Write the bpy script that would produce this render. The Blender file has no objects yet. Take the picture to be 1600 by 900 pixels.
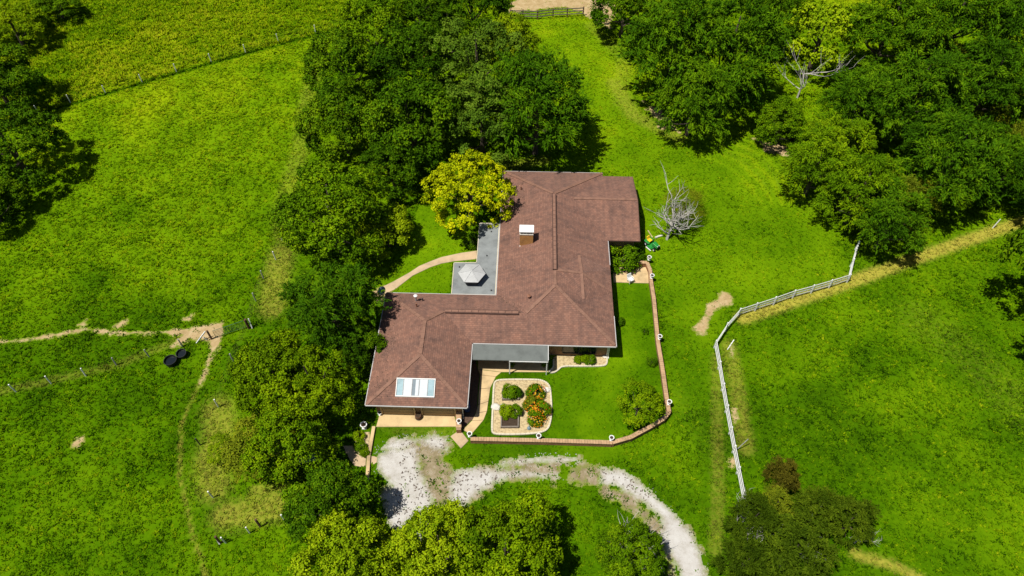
import bpy, math, random
import numpy as np
from mathutils import Vector, Matrix
C = bpy.context.scene
COL = C.collection
R = math.radians
# ------------------------------------------------------------------ camera, world, sun, exposure
CAM_H, PITCH, FPX = 58.0, 50.0, 1105.0
cd = bpy.data.cameras.new('camera'); cam = bpy.data.objects.new('camera', cd); COL.objects.link(cam)
cam.location = (0, 0, CAM_H); cam.rotation_euler = (R(90 - PITCH), 0, 0)
cd.sensor_width = 36; cd.lens = FPX / 1600 * 36; cd.clip_end = 6000; cd.clip_start = .5
C.camera = cam
SH = (.38, .22)                                   # ground shadow per metre of height
el = math.atan(1 / math.hypot(*SH)); az = math.atan2(-SH[0], -SH[1])
w = bpy.data.worlds.new('World'); C.world = w; w.use_nodes = True
nt = w.node_tree; sky = nt.nodes.new('ShaderNodeTexSky'); sky.sky_type = 'NISHITA'; sky.sun_disc = False
sky.sun_elevation = el; sky.sun_rotation = az % (2 * math.pi)
nt.links.new(sky.outputs[0], nt.nodes['Background'].inputs[0]); nt.nodes['Background'].inputs[1].default_value = .05
sd = bpy.data.lights.new('sun', 'SUN'); sun = bpy.data.objects.new('sun', sd); COL.objects.link(sun)
sd.energy = 5.0; sd.angle = R(.5); sd.color = (1, .955, .87)
sun.rotation_euler = Vector((SH[0], SH[1], -1)).to_track_quat('-Z', 'Y').to_euler(); sun.location = (-20, -12, 80)
C.view_settings.view_transform = 'Standard'; C.view_settings.look = 'None'
C.view_settings.exposure = 0.22; C.view_settings.gamma = 1; C.view_settings.use_curve_mapping = False
random.seed(4); rng = np.random.default_rng(11)
# ------------------------------------------------------------------ geometry helpers
SP, CP = math.sin(R(PITCH)), math.cos(R(PITCH))
def P(u, v, z=0.):
    """point of the place, at height z, that the photograph shows at pixel (u, v)"""
    dx, dy = (u - 800) / FPX, (v - 450) / FPX
    t = (z - CAM_H) / (-SP - dy * CP)
    return (dx * t, (CP - dy * SP) * t, z)
def PP(pts, z=0.): return [P(u, v, z)[:2] for u, v in pts]
def mpp(v, z=0.): return (CAM_H - z) / (SP + (v - 450) / FPX * CP) / FPX     # metres per pixel across
class MB:
    def __init__(s): s.v = []; s.f = []
    def add(s, vs, fs):
        n = len(s.v); s.v += [tuple(q) for q in vs]; s.f += [tuple(i + n for i in q) for q in fs]; return s
    def box(s, x0, x1, y0, y1, z0, z1):
        return s.add([(x0,y0,z0),(x1,y0,z0),(x1,y1,z0),(x0,y1,z0),(x0,y0,z1),(x1,y0,z1),(x1,y1,z1),(x0,y1,z1)],
                     [(3,2,1,0),(4,5,6,7),(0,1,5,4),(1,2,6,5),(2,3,7,6),(3,0,4,7)])
    def bar(s, a, b, wd, ht, up=(0,0,1)):
        a, b = Vector(a), Vector(b); d = (b - a).normalized(); u = Vector(up); sx = d.cross(u)
        if sx.length < 1e-4: sx = d.cross(Vector((1,0,0)))
        sx = sx.normalized() * wd / 2; uz = sx.cross(d).normalized() * ht / 2
        return s.add([a-sx-uz,a+sx-uz,a+sx+uz,a-sx+uz,b-sx-uz,b+sx-uz,b+sx+uz,b-sx+uz],
                     [(0,1,2,3),(7,6,5,4),(0,4,5,1),(1,5,6,2),(2,6,7,3),(3,7,4,0)])
    def tube(s, pts, rs, n=6):
        pts = [Vector(q) for q in pts]; rs = rs if hasattr(rs, '__len__') else [rs] * len(pts); ring = []
        for i, q in enumerate(pts):
            d = (pts[min(i+1,len(pts)-1)] - pts[max(i-1,0)]).normalized()
            a = d.cross(Vector((.3,.9,.1))); a = (a if a.length > .05 else d.cross(Vector((1,0,0)))).normalized(); b = d.cross(a)
            ring.append([q + (a * math.cos(2*math.pi*k/n) + b * math.sin(2*math.pi*k/n)) * rs[i] for k in range(n)])
        vs = [q for r_ in ring for q in r_]; fs = []
        for i in range(len(pts)-1):
            for k in range(n): fs.append((i*n+k, i*n+(k+1)%n, (i+1)*n+(k+1)%n, (i+1)*n+k))
        fs += [tuple(range(n-1,-1,-1)), tuple((len(pts)-1)*n+k for k in range(n))]
        return s.add(vs, fs)
    def lathe(s, prof, c=(0,0,0), n=14):
        vs = []; fs = []
        for r_, z in prof:
            for k in range(n): vs.append((c[0]+r_*math.cos(2*math.pi*k/n), c[1]+r_*math.sin(2*math.pi*k/n), c[2]+z))
        for i in range(len(prof)-1):
            for k in range(n): fs.append((i*n+k, i*n+(k+1)%n, (i+1)*n+(k+1)%n, (i+1)*n+k))
        fs += [tuple(range(n-1,-1,-1)), tuple((len(prof)-1)*n+k for k in range(n))]
        return s.add(vs, fs)
    def prism(s, poly, z0, z1):
        n = len(poly); a = sum(poly[i][0]*poly[(i+1)%n][1]-poly[(i+1)%n][0]*poly[i][1] for i in range(n))
        if a < 0: poly = poly[::-1]
        return s.add([(x,y,z0) for x,y in poly]+[(x,y,z1) for x,y in poly],
                     [tuple(range(n-1,-1,-1)), tuple(range(n,2*n))]+[(i,(i+1)%n,n+(i+1)%n,n+i) for i in range(n)])
    def build(s, name, mat, parent=None, off=(0,0,0), smooth=False):
        me = bpy.data.meshes.new(name); me.from_pydata([(x-off[0],y-off[1],z-off[2]) for x,y,z in s.v], [], s.f); me.update()
        if smooth: me.shade_smooth()
        return link(name, me, mat, parent)
def link(name, me, mat, parent=None):
    o = bpy.data.objects.new(name, me); COL.objects.link(o)
    if mat and not me.materials: me.materials.append(mat)
    if parent: o.parent = parent
    return o
def bevel(o, wd=.02, n=1):
    m = o.modifiers.new('bevel', 'BEVEL'); m.width = wd; m.segments = n; m.limit_method = 'ANGLE'; return o
def tag(o, label=None, cat=None, group=None, kind=None):
    for k, q in (('label',label),('category',cat),('group',group),('kind',kind)):
        if q: o[k] = q
    return o
def empty(name, loc, label, cat, group=None, rz=0):
    o = bpy.data.objects.new(name, None); COL.objects.link(o); o.location = loc; o.rotation_euler = (0,0,rz); o.empty_display_size = .3
    return tag(o, label, cat, group)
def copy_tree(o, loc, rz=0, label=None, parent=None, sc=None):
    c = o.copy(); COL.objects.link(c)
    if parent: c.parent = parent
    else:
        c.location = loc; c.rotation_euler = (0,0,rz)
        if sc: c.scale = sc
        if label: c['label'] = label
    for ch in list(o.children): copy_tree(ch, None, parent=c)
    return c
def npmesh(name, v, f, attrs=None, smooth=False):
    """mesh from numpy arrays; f is (n,k)"""
    me = bpy.data.meshes.new(name); v = np.asarray(v, np.float32); f = np.asarray(f, np.int32); k = f.shape[1]
    me.vertices.add(len(v)); me.vertices.foreach_set('co', v.ravel())
    me.loops.add(f.size); me.loops.foreach_set('vertex_index', f.ravel())
    me.polygons.add(len(f)); me.polygons.foreach_set('loop_start', np.arange(0, f.size, k, dtype=np.int32))
    me.polygons.foreach_set('loop_total', np.full(len(f), k, np.int32))
    for n, a in (attrs or {}).items():
        at = me.attributes.new(n, 'FLOAT', 'POINT'); at.data.foreach_set('value', np.asarray(a, np.float32))
    me.update(calc_edges=True)
    if smooth: me.shade_smooth()
    return me
def _h(ix, iy, s): 
    q = np.sin(ix*127.1 + iy*311.7 + s*74.7) * 43758.5453; return q - np.floor(q)
def vnoise(x, y, sc, s=0):
    x = np.asarray(x)/sc; y = np.asarray(y)/sc; ix = np.floor(x); iy = np.floor(y); fx = x-ix; fy = y-iy
    fx = fx*fx*(3-2*fx); fy = fy*fy*(3-2*fy)
    return (_h(ix,iy,s)*(1-fx)+_h(ix+1,iy,s)*fx)*(1-fy)+(_h(ix,iy+1,s)*(1-fx)+_h(ix+1,iy+1,s)*fx)*fy
def fbm(x, y, sc, s=0, o=3): 
    t = 0; a = .5; n = 0
    for k in range(o): t = t + a*vnoise(x, y, sc/2**k, s+k*3.3); n += a; a *= .55
    return t/n
def sdist(x, y, poly):
    """signed distance to a polygon, positive inside"""
    x = np.asarray(x, float); y = np.asarray(y, float); d = np.full(x.shape, 1e9); ins = np.zeros(x.shape, bool); n = len(poly)
    for i in range(n):
        ax, ay = poly[i]; bx, by = poly[(i+1)%n]; ex, ey = bx-ax, by-ay
        t = np.clip(((x-ax)*ex+(y-ay)*ey)/(ex*ex+ey*ey+1e-9), 0, 1)
        d = np.minimum(d, np.hypot(x-ax-t*ex, y-ay-t*ey))
        c = ((ay > y) != (by > y)) & (x < (bx-ax)*(y-ay)/(by-ay+1e-12)+ax); ins ^= c
    return np.where(ins, d, -d)
def ldist(x, y, line):
    d = np.full(np.shape(x), 1e9)
    for (ax, ay), (bx, by) in zip(line, line[1:]):
        ex, ey = bx-ax, by-ay; t = np.clip(((x-ax)*ex+(y-ay)*ey)/(ex*ex+ey*ey+1e-9), 0, 1)
        d = np.minimum(d, np.hypot(x-ax-t*ex, y-ay-t*ey))
    return d
# ------------------------------------------------------------------ materials
def nodes(name):
    m = bpy.data.materials.new(name); m.use_nodes = True; t = m.node_tree; return m, t, t.nodes['Principled BSDF'], t.nodes, t.links
def N(t, kind, **kw):
    n = t.nodes.new(kind)
    for k, q in kw.items():
        if k[0] == '_': setattr(n, k[1:], q)
        else: n.inputs[k.replace('__', ' ')].default_value = q
    return n
def ramp(t, stops):
    r_ = t.nodes.new('ShaderNodeValToRGB'); e = r_.color_ramp.elements
    while len(e) < len(stops): e.new(.5)
    for q, (p_, c_) in zip(e, stops): q.position = p_; q.color = (*c_, 1)
    return r_
def mul(c, k): return tuple(q*k for q in c)
def simple(name, col, rough=.8, var=.25, scale=3., bump=.15, bscale=20., metal=0., dark=None, coord='Object', spec=.3):
    m, t, b, ns, L = nodes(name)
    tc = ns.new('ShaderNodeTexCoord'); n1 = N(t, 'ShaderNodeTexNoise', Scale=scale, Detail=6., Roughness=.65); L.new(tc.outputs[coord], n1.inputs['Vector'])
    r_ = ramp(t, [(.3, dark or mul(col, 1-var)), (.5, col), (.72, mul(col, 1+var*.6))]); L.new(n1.outputs[0], r_.inputs[0]); L.new(r_.outputs[0], b.inputs['Base Color'])
    b.inputs['Roughness'].default_value = rough; b.inputs['Metallic'].default_value = metal; b.inputs['Specular IOR Level'].default_value = spec
    if bump:
        n2 = N(t, 'ShaderNodeTexNoise', Scale=bscale, Detail=4.); L.new(tc.outputs[coord], n2.inputs['Vector'])
        bp = N(t, 'ShaderNodeBump', Strength=bump, Distance=.03); L.new(n2.outputs[0], bp.inputs['Height']); L.new(bp.outputs[0], b.inputs['Normal'])
    return m
M = {}
M['white'] = simple('white_paint', (.7,.7,.68), .5, .06, 2, .03)
M['gutter'] = simple('dull_white_gutter', (.45,.44,.43), .55, .12, 2, .03)
M['concrete'] = simple('tan_concrete', (.52,.38,.2), .85, .4, .6, .2, 14)
M['concrete_pink'] = simple('pink_concrete', (.46,.34,.21), .85, .3, .8, .15, 14)
M['kerb'] = simple('pale_kerb', (.56,.5,.38), .85, .15, 1.5, .2, 14)
M['bed'] = simple('tan_gravel', (.46,.36,.2), .9, .45, 5, .6, 12, dark=(.22,.16,.08))
M['mulch'] = simple('dark_mulch', (.1,.062,.042), .95, .5, 5, .8, 16)
M['wood'] = simple('weathered_wood', (.2,.17,.14), .85, .3, 4, .3)
M['brownwood'] = simple('brown_post_wood', (.1,.05,.03), .85, .3, 4, .3)
M['black'] = simple('black_rubber', (.012,.012,.014), .55, .2, 5, .05)
M['soil'] = simple('dark_soil', (.05,.032,.02), .95, .4, 6, .6)
M['membrane'] = simple('grey_roof_membrane', (.2,.215,.215), .75, .32, .9, .12, 6)
M['porchroof'] = simple('dark_grey_roll_roofing', (.125,.138,.13), .8, .25, .9, .2, 6)
M['hexroof'] = simple('pale_grey_panels', (.4,.405,.4), .6, .12, 2.5, .1, 10)
M['darkmetal'] = simple('dark_metal', (.05,.05,.055), .5, .2, 3, .05, metal=.4)
M['greypipe'] = simple('grey_pipe', (.3,.3,.3), .5, .2, 3, .05)
M['terracotta'] = simple('brown_vent', (.22,.1,.06), .7, .2, 3, .05)
M['glass'] = simple('dark_glass', (.01,.013,.016), .08, .1, 1, 0, spec=.6)
M['paneblue'] = simple('pale_blue_pane', (.3,.42,.46), .1, .25, 1.4, 0, spec=.6)
M['panewhite'] = simple('white_blind_pane', (.55,.59,.62), .12, .1, 2, 0, spec=.6)
M['panegrey'] = simple('grey_pane', (.2,.24,.27), .1, .2, 1.4, 0, spec=.6)
M['door'] = simple('tan_garage_door', (.3,.22,.12), .7, .1, 2, .05)
M['green'] = simple('green_paint', (.02,.22,.035), .35, .1, 3, 0, spec=.5)
M['yellow'] = simple('yellow_paint', (.75,.5,.02), .4, .1, 3, 0, spec=.5)
M['bark'] = simple('grey_brown_bark', (.09,.07,.05), .95, .4, 3, .6, 10)
M['deadbark'] = simple('bleached_bark', (.38,.36,.33), .85, .2, 4, .2)
M['twig'] = simple('brown_twigs', (.13,.11,.05), .9, .3, 3, 0)
M['blue'] = simple('blue_plastic', (.02,.05,.16), .4, .1, 3, 0)
M['dish'] = simple('grey_blue_dish', (.16,.24,.28), .5, .12, 3, 0)
M['rust'] = simple('rusty_brown_steel', (.16,.08,.04), .8, .3, 4, .2)
M['stone'] = simple('pale_stone', (.6,.57,.5), .9, .25, 3, .4)
M['gategreen'] = simple('green_gate_tube', (.03,.09,.05), .5, .2, 3, 0)
M['capbrick'] = simple('pale_coping_brick', (.42,.27,.15), .85, .35, 2.2, .3, coord='Object')
def brick_mat(name, c1, c2, mortar, w_=.22, h_=.075):
    m, t, b, ns, L = nodes(name); tc = ns.new('ShaderNodeTexCoord'); sp = ns.new('ShaderNodeSeparateXYZ'); L.new(tc.outputs['Object'], sp.inputs[0])
    ad = N(t, 'ShaderNodeMath'); L.new(sp.outputs[0], ad.inputs[0]); L.new(sp.outputs[1], ad.inputs[1]); cb = ns.new('ShaderNodeCombineXYZ'); L.new(ad.outputs[0], cb.inputs[0]); L.new(sp.outputs[2], cb.inputs[1])
    br = N(t, 'ShaderNodeTexBrick', Scale=1., Color1=(*c1,1), Color2=(*c2,1), Mortar=(*mortar,1)); br.inputs['Brick Width'].default_value = w_; br.inputs['Row Height'].default_value = h_; br.inputs['Mortar Size'].default_value = .008
    L.new(cb.outputs[0], br.inputs['Vector'])
    n1 = N(t, 'ShaderNodeTexNoise', Scale=1.3, Detail=5.); L.new(tc.outputs['Object'], n1.inputs['Vector']); mx = N(t, 'ShaderNodeMix', _data_type='RGBA', _blend_type='MULTIPLY'); mx.inputs[0].default_value = .6
    r_ = ramp(t, [(.3,(.6,.55,.5)),(.65,(1.1,1.05,1))]); L.new(n1.outputs[0], r_.inputs[0]); L.new(br.outputs[0], mx.inputs[6]); L.new(r_.outputs[0], mx.inputs[7]); L.new(mx.outputs[2], b.inputs['Base Color'])
    bp = N(t, 'ShaderNodeBump', Strength=.5, Distance=.01); bp.invert = True; L.new(br.outputs['Fac'], bp.inputs['Height']); L.new(bp.outputs[0], b.inputs['Normal']); b.inputs['Roughness'].default_value = .9
    return m
M['brick'] = brick_mat('tan_brown_brick', (.34,.19,.08), (.26,.13,.05), (.35,.27,.18))
M['chimbrick'] = brick_mat('orange_brown_brick', (.5,.24,.05), (.42,.18,.04), (.45,.3,.14))
M['wallbrick'] = brick_mat('garden_wall_brick', (.3,.13,.05), (.22,.085,.035), (.3,.2,.12))
def shingle_mat():
    m, t, b, ns, L = nodes('brown_asphalt_shingle'); uv = ns.new('ShaderNodeUVMap')
    br = N(t, 'ShaderNodeTexBrick', Scale=1., Color1=(.165,.087,.063,1), Color2=(.228,.121,.086,1), Mortar=(.142,.076,.056,1)); br.offset = .5; br.squash = 1
    br.inputs['Brick Width'].default_value = .32; br.inputs['Row Height'].default_value = .2; br.inputs['Mortar Size'].default_value = .018; br.inputs['Bias'].default_value = -.1
    L.new(uv.outputs[0], br.inputs['Vector'])
    n1 = N(t, 'ShaderNodeTexNoise', Scale=.35, Detail=8., Roughness=.7); L.new(uv.outputs[0], n1.inputs['Vector'])
    r1 = ramp(t, [(.32,(.66,.7,.74)),(.47,(.98,.98,.98)),(.7,(1.16,1.13,1.1))]); L.new(n1.outputs[0], r1.inputs[0])
    n3 = N(t, 'ShaderNodeTexNoise', Scale=1.6, Detail=5., Roughness=.75); L.new(uv.outputs[0], n3.inputs['Vector'])
    r3 = ramp(t, [(.36,(.82,.85,.88)),(.5,(1,1,1)),(.66,(1.1,1.04,1))]); L.new(n3.outputs[0], r3.inputs[0])
    mp = N(t, 'ShaderNodeMapping'); mp.inputs['Scale'].default_value = (2.2,.12,1); L.new(uv.outputs[0], mp.inputs[0])
    n4 = N(t, 'ShaderNodeTexNoise', Scale=1., Detail=3.); L.new(mp.outputs[0], n4.inputs['Vector']); r4 = ramp(t, [(.35,(.86,.87,.9)),(.6,(1.08,1.06,1.05))]); L.new(n4.outputs[0], r4.inputs[0])
    c = br.outputs[0]
    for q in (r1, r3, r4):
        mx = N(t, 'ShaderNodeMix', _data_type='RGBA', _blend_type='MULTIPLY'); mx.inputs[0].default_value = 1; L.new(c, mx.inputs[6]); L.new(q.outputs[0], mx.inputs[7]); c = mx.outputs[2]
    L.new(c, b.inputs['Base Color']); b.inputs['Roughness'].default_value = .8; b.inputs['Specular IOR Level'].default_value = .2; b.inputs['Sheen Weight'].default_value = .5; b.inputs['Sheen Roughness'].default_value = .4; b.inputs['Sheen Tint'].default_value = (1,.75,.68,1)
    sp = ns.new('ShaderNodeSeparateXYZ'); L.new(uv.outputs[0], sp.inputs[0])
    md = N(t, 'ShaderNodeMath', _operation='FLOORED_MODULO'); md.inputs[1].default_value = .2; L.new(sp.outputs[1], md.inputs[0])
    dv = N(t, 'ShaderNodeMath', _operation='MULTIPLY'); dv.inputs[1].default_value = -3.; L.new(md.outputs[0], dv.inputs[0])
    a2 = N(t, 'ShaderNodeMath', _operation='ADD'); L.new(dv.outputs[0], a2.inputs[0]); L.new(br.outputs[0], a2.inputs[1])
    bp = N(t, 'ShaderNodeBump', Strength=.5, Distance=.03); L.new(a2.outputs[0], bp.inputs['Height']); L.new(bp.outputs[0], b.inputs['Normal'])
    return m
M['shingle'] = shingle_mat()
M['ridge'] = simple('lighter_ridge_shingle', (.215,.115,.08), .8, .3, 1.6, .2, 14, spec=.3)
M['vent'] = simple('dark_ridge_vent', (.085,.045,.034), .8, .3, 1.6, .2, 14)
def grass_mat(name, ground):
    m, t, b, ns, L = nodes(name)
    ge = ns.new('ShaderNodeNewGeometry'); tone = N(t, 'ShaderNodeAttribute', _attribute_name='tone'); dry = N(t, 'ShaderNodeAttribute', _attribute_name='dry')
    n1 = N(t, 'ShaderNodeTexNoise', Scale=1.7 if ground else .9, Detail=6., Roughness=.7); L.new(ge.outputs['Position'], n1.inputs['Vector'])
    a = N(t, 'ShaderNodeMath', _operation='MULTIPLY_ADD'); a.inputs[1].default_value = .36 if ground else .34; L.new(n1.outputs[0], a.inputs[0]); L.new(tone.outputs['Fac'], a.inputs[2])
    s_ = N(t, 'ShaderNodeMath', _operation='SUBTRACT'); s_.inputs[1].default_value = .17 if ground else .16; L.new(a.outputs[0], s_.inputs[0])
    r_ = ramp(t, [(0,(.013,.044,.001)),(.25,(.055,.134,.001)),(.5,(.123,.228,.002)),(.75,(.225,.312,.003)),(1,(.33,.36,.01))]); L.new(s_.outputs[0], r_.inputs[0])
    n2 = N(t, 'ShaderNodeTexNoise', Scale=3., Detail=5.); L.new(ge.outputs['Position'], n2.inputs['Vector'])
    d2 = N(t, 'ShaderNodeMath', _operation='MULTIPLY_ADD'); d2.inputs[1].default_value = 1.6; d2.inputs[2].default_value = -.8; L.new(n2.outputs[0], d2.inputs[0])
    d3 = N(t, 'ShaderNodeMath', _operation='ADD', _use_clamp=True); L.new(d2.outputs[0], d3.inputs[0]); L.new(dry.outputs['Fac'], d3.inputs[1])
    d4 = N(t, 'ShaderNodeMath', _operation='MULTIPLY', _use_clamp=True); L.new(d3.outputs[0], d4.inputs[0]); L.new(dry.outputs['Fac'], d4.inputs[1])
    mx = N(t, 'ShaderNodeMix', _data_type='RGBA'); L.new(d4.outputs[0], mx.inputs[0]); L.new(r_.outputs[0], mx.inputs[6]); mx.inputs[7].default_value = (.38,.33,.05,1)
    L.new(mx.outputs[2], b.inputs['Base Color']); b.inputs['Roughness'].default_value = .9; b.inputs['Specular IOR Level'].default_value = 0
    if ground:
        n5 = N(t, 'ShaderNodeTexNoise', Scale=2.4, Detail=5., Roughness=.7, Distortion=1.5); L.new(ge.outputs['Position'], n5.inputs['Vector'])
        bp = N(t, 'ShaderNodeBump', Strength=.6, Distance=.08); L.new(n5.outputs[0], bp.inputs['Height']); L.new(bp.outputs[0], b.inputs['Normal'])
    else:
        va = N(t, 'ShaderNodeVectorMath', _operation='ADD'); va.inputs[1].default_value = (0,0,.9); L.new(ge.outputs['Normal'], va.inputs[0]); vn = N(t, 'ShaderNodeVectorMath', _operation='NORMALIZE'); L.new(va.outputs[0], vn.inputs[0]); L.new(vn.outputs[0], b.inputs['Normal'])
        tr = ns.new('ShaderNodeBsdfTranslucent'); L.new(mx.outputs[2], tr.inputs[0]); ms = ns.new('ShaderNodeMixShader'); ms.inputs[0].default_value = .2
        L.new(b.outputs[0], ms.inputs[1]); L.new(tr.outputs[0], ms.inputs[2]); L.new(ms.outputs[0], ns['Material Output'].inputs[0])
    return m
M['ground'] = grass_mat('pasture_turf', True); M['tuft'] = grass_mat('grass_blades', False)
def leaf_mat(name, dk, md, lt, hue=.0, trans=.1):
    m, t, b, ns, L = nodes(name); at = N(t, 'ShaderNodeAttribute', _attribute_name='rnd'); oi = ns.new('ShaderNodeObjectInfo')
    tc = ns.new('ShaderNodeTexCoord'); n1 = N(t, 'ShaderNodeTexNoise', Scale=.55, Detail=3.); L.new(tc.outputs['Object'], n1.inputs['Vector'])
    a = N(t, 'ShaderNodeMath', _operation='MULTIPLY_ADD'); a.inputs[1].default_value = .85; L.new(at.outputs['Fac'], a.inputs[0])
    q = N(t, 'ShaderNodeMath', _operation='MULTIPLY_ADD'); q.inputs[1].default_value = .8; q.inputs[2].default_value = -.32; L.new(n1.outputs[0], q.inputs[0]); L.new(q.outputs[0], a.inputs[2])
    o2 = N(t, 'ShaderNodeMath', _operation='MULTIPLY_ADD'); o2.inputs[1].default_value = .24; o2.inputs[2].default_value = -.12; L.new(oi.outputs['Random'], o2.inputs[0])
    a2 = N(t, 'ShaderNodeMath', _operation='ADD'); L.new(a.outputs[0], a2.inputs[0]); L.new(o2.outputs[0], a2.inputs[1])
    r_ = ramp(t, [(.1,dk),(.5,md),(.9,lt)]); L.new(a2.outputs[0], r_.inputs[0])
    L.new(r_.outputs[0], b.inputs['Base Color']); b.inputs['Roughness'].default_value = .7; b.inputs['Specular IOR Level'].default_value = .02
    tr = ns.new('ShaderNodeBsdfTranslucent'); L.new(r_.outputs[0], tr.inputs[0]); ms = ns.new('ShaderNodeMixShader'); ms.inputs[0].default_value = trans
    L.new(b.outputs[0], ms.inputs[1]); L.new(tr.outputs[0], ms.inputs[2]); L.new(ms.outputs[0], ns['Material Output'].inputs[0])
    return m
LF = {
 'dark': leaf_mat('dark_green_leaves', (.015,.047,.001), (.056,.135,.002), (.165,.265,.003)),
 'mid': leaf_mat('mid_green_leaves', (.026,.07,.001), (.095,.195,.002), (.23,.34,.003)),
 'bright': leaf_mat('bright_green_leaves', (.045,.1,.001), (.15,.25,.002), (.32,.41,.004)),
 'yellow': leaf_mat('golden_leaves', (.13,.2,.002), (.4,.45,.003), (.68,.64,.006)),
 'lime': leaf_mat('lime_leaves', (.055,.115,.001), (.17,.27,.003), (.34,.43,.006)),
 'greygreen': leaf_mat('grey_green_leaves', (.024,.06,.004), (.07,.14,.008), (.15,.24,.015)),
 'fir': leaf_mat('conifer_sprays', (.012,.042,.001), (.046,.122,.002), (.14,.255,.003)),
 'cedar': leaf_mat('olive_cedar_sprays', (.016,.034,.001), (.05,.088,.003), (.125,.18,.006)),
 'rusty': leaf_mat('rusty_brown_sprays', (.04,.042,.004), (.1,.09,.008), (.17,.15,.01)),
 'olive': leaf_mat('olive_yellow_leaves', (.055,.085,.004), (.14,.18,.007), (.25,.27,.01)),
 'red': leaf_mat('rusty_dead_leaves', (.08,.03,.008), (.17,.07,.014), (.22,.11,.02)),
 'flower': leaf_mat('orange_blossom', (.4,.07,.008), (.58,.16,.01), (.6,.38,.02)),
}
# ------------------------------------------------------------------ the setting: zones, ground, driveway, dirt, paths
def Z(pts, sx=1, ox=0, oy=0): return PP([(ox + x/sx, oy + y/sx) for x, y in pts])
YAW = -.0297
def hw(x, y): return (x*math.cos(YAW)-y*math.sin(YAW), x*math.sin(YAW)+y*math.cos(YAW))       # house frame -> place
def HP(pts): return [hw(*q) for q in pts]
GW = [Z(q, 2.5, 480, 640) for q in (
 [(275,180),(330,150),(420,150),(432,200),(440,250),(470,300),(490,345),(470,410),(445,520),(365,520),(310,430),(295,330),(330,300),(275,235)],
 [(560,300),(575,240),(650,228),(760,240),(850,245),(970,250),(990,270),(900,262),(800,262),(730,290),(660,330),(600,390),(555,380)],
 [(740,215),(830,193),(960,184),(1060,190),(1050,206),(930,204),(800,214)],
 [(1145,232),(1240,238),(1330,310),(1420,390),(1500,480),(1540,570),(1565,690),(1470,690),(1440,600),(1375,500),(1390,460),(1380,420),(1300,350),(1200,295),(1150,290)])]
GW += [Z(q, 2.5, 480, 640) for q in ([(440,118),(500,100),(546,116),(540,160),(480,150)], [(285,150),(330,118),(390,108),(430,125),(380,160),(320,165)])]
GT = [Z(q, 2.5, 480, 640) for q in (
 [(290,170),(400,110),(545,105),(560,180),(575,240),(570,390),(470,400),(430,220),(330,290)],
 [(580,400),(690,300),(850,255),(1000,262),(1000,205),(1135,215),(1150,300),(1210,300),(1300,355),(1380,420),(1440,600),(1470,690),(1425,690),(1390,560),(1370,500),(1290,440),(1200,355),(1090,312),(990,285),(880,278),(760,285),(690,325),(620,400)],
 [(700,225),(830,200),(1000,190),(1000,270),(700,290)])]
DIRT = {
 'round_dirt_patch': ([[P(1131+13*math.cos(a), 468+10*math.sin(a))[:2] for a in np.linspace(0, 6.28, 14)[:-1]], PP([(1107,474),(1116,468),(1124,466),(1126,478),(1117,484),(1113,492),(1107,500),(1104,522),(1096,522),(1082,512),(1090,505),(1100,496)])], .25),
 'gateway_dirt': ([PP([(246,519),(275,516),(300,512),(328,509),(347,502),(349,512),(347,524),(343,540),(335,552),(329,552),(327,535),(300,527),(290,533),(272,542),(263,545),(275,532),(285,524),(255,522)])], .35),
 'cow_trail': ([PP([(0,533),(40,530),(85,522),(120,514),(133,513),(180,518),(246,518),(246,523),(180,522),(130,518),(90,526),(45,533),(0,536)]), PP([(118,508),(135,499),(137,508),(128,513)]), PP([(178,511),(198,499),(196,506),(184,513)]), PP([(288,500),(302,491),(296,501)]), PP([(328,552),(334,552),(328,566),(322,585),(310,606),(318,580)])], .3),
 'bare_spot': ([PP([(114,691),(119,684),(131,682),(133,689),(124,697),(115,698)])], .15),
 'dirt_yard': ([PP([(798,22),(800,5),(815,0),(850,-6),(960,-20),(960,20),(948,32),(958,48),(945,40),(930,28),(912,24),(905,14),(880,10),(850,12)])], .8),
 'woods_edge_dirt': ([PP([(1180,216),(1200,222),(1250,229),(1252,240),(1222,242),(1196,234)]), PP([(1006,160),(1035,175),(1060,205),(1030,198)])], .6),
 'tan_litter': ([PP([(583,455),(600,447),(612,452),(606,462),(596,478),(588,476)])], .3),
 'dirt_by_fence': ([PP([(1139,718),(1147,717),(1149,727),(1142,729)]), PP([(1143,640),(1150,640),(1153,660),(1146,662)]), PP([(1140,540),(1146,538),(1148,560),(1142,560)])], .2),
}
DRY = [(PP([(1160,497),(1330,440),(1440,400),(1600,345),(1640,335)]), .8, .9), (PP([(1139,540),(1150,600),(1165,700)]), .8, .55), (PP([(440,395),(432,430),(425,480)]), 1.5, .6),
       (PP([(352,805),(400,798),(450,790)]), 1.3, .65), (PP([(400,768),(450,768)]), .7, .6), (PP([(340,640),(345,680),(328,720),(335,760)]), 1.5, .6), (PP([(310,600),(283,665),(280,740),(300,830),(322,900)]), .2, .6),
       (PP([(1180,340),(1240,310),(1500,170)]), 1., .0), (PP([(0,612),(180,572),(300,522)]), .5, .4), (PP([(1335,865),(1400,885),(1440,905)]), .5, .75), (PP([(1120,560),(1122,780),(1118,860)]), .6, .45),
       (PP([(960,130),(990,180),(1060,215)]), 1.2, .5), (PP([(850,250),(790,262)]), 1., .5), (PP([(925,40),(975,90),(970,160)]), 1.2, .35), (PP([(495,90),(480,160),(470,230),(440,330),(445,395)]), 1.2, .4),
       (PP([(1440,500),(1520,560),(1600,640)]), 2.5, .2), (PP([(900,740),(1000,800)]), 1.5, .0), (PP([(610,655),(640,672),(700,668)]), 1.2, .3), (PP([(1050,620),(1120,700)]), 1.5, .1)]
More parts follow.
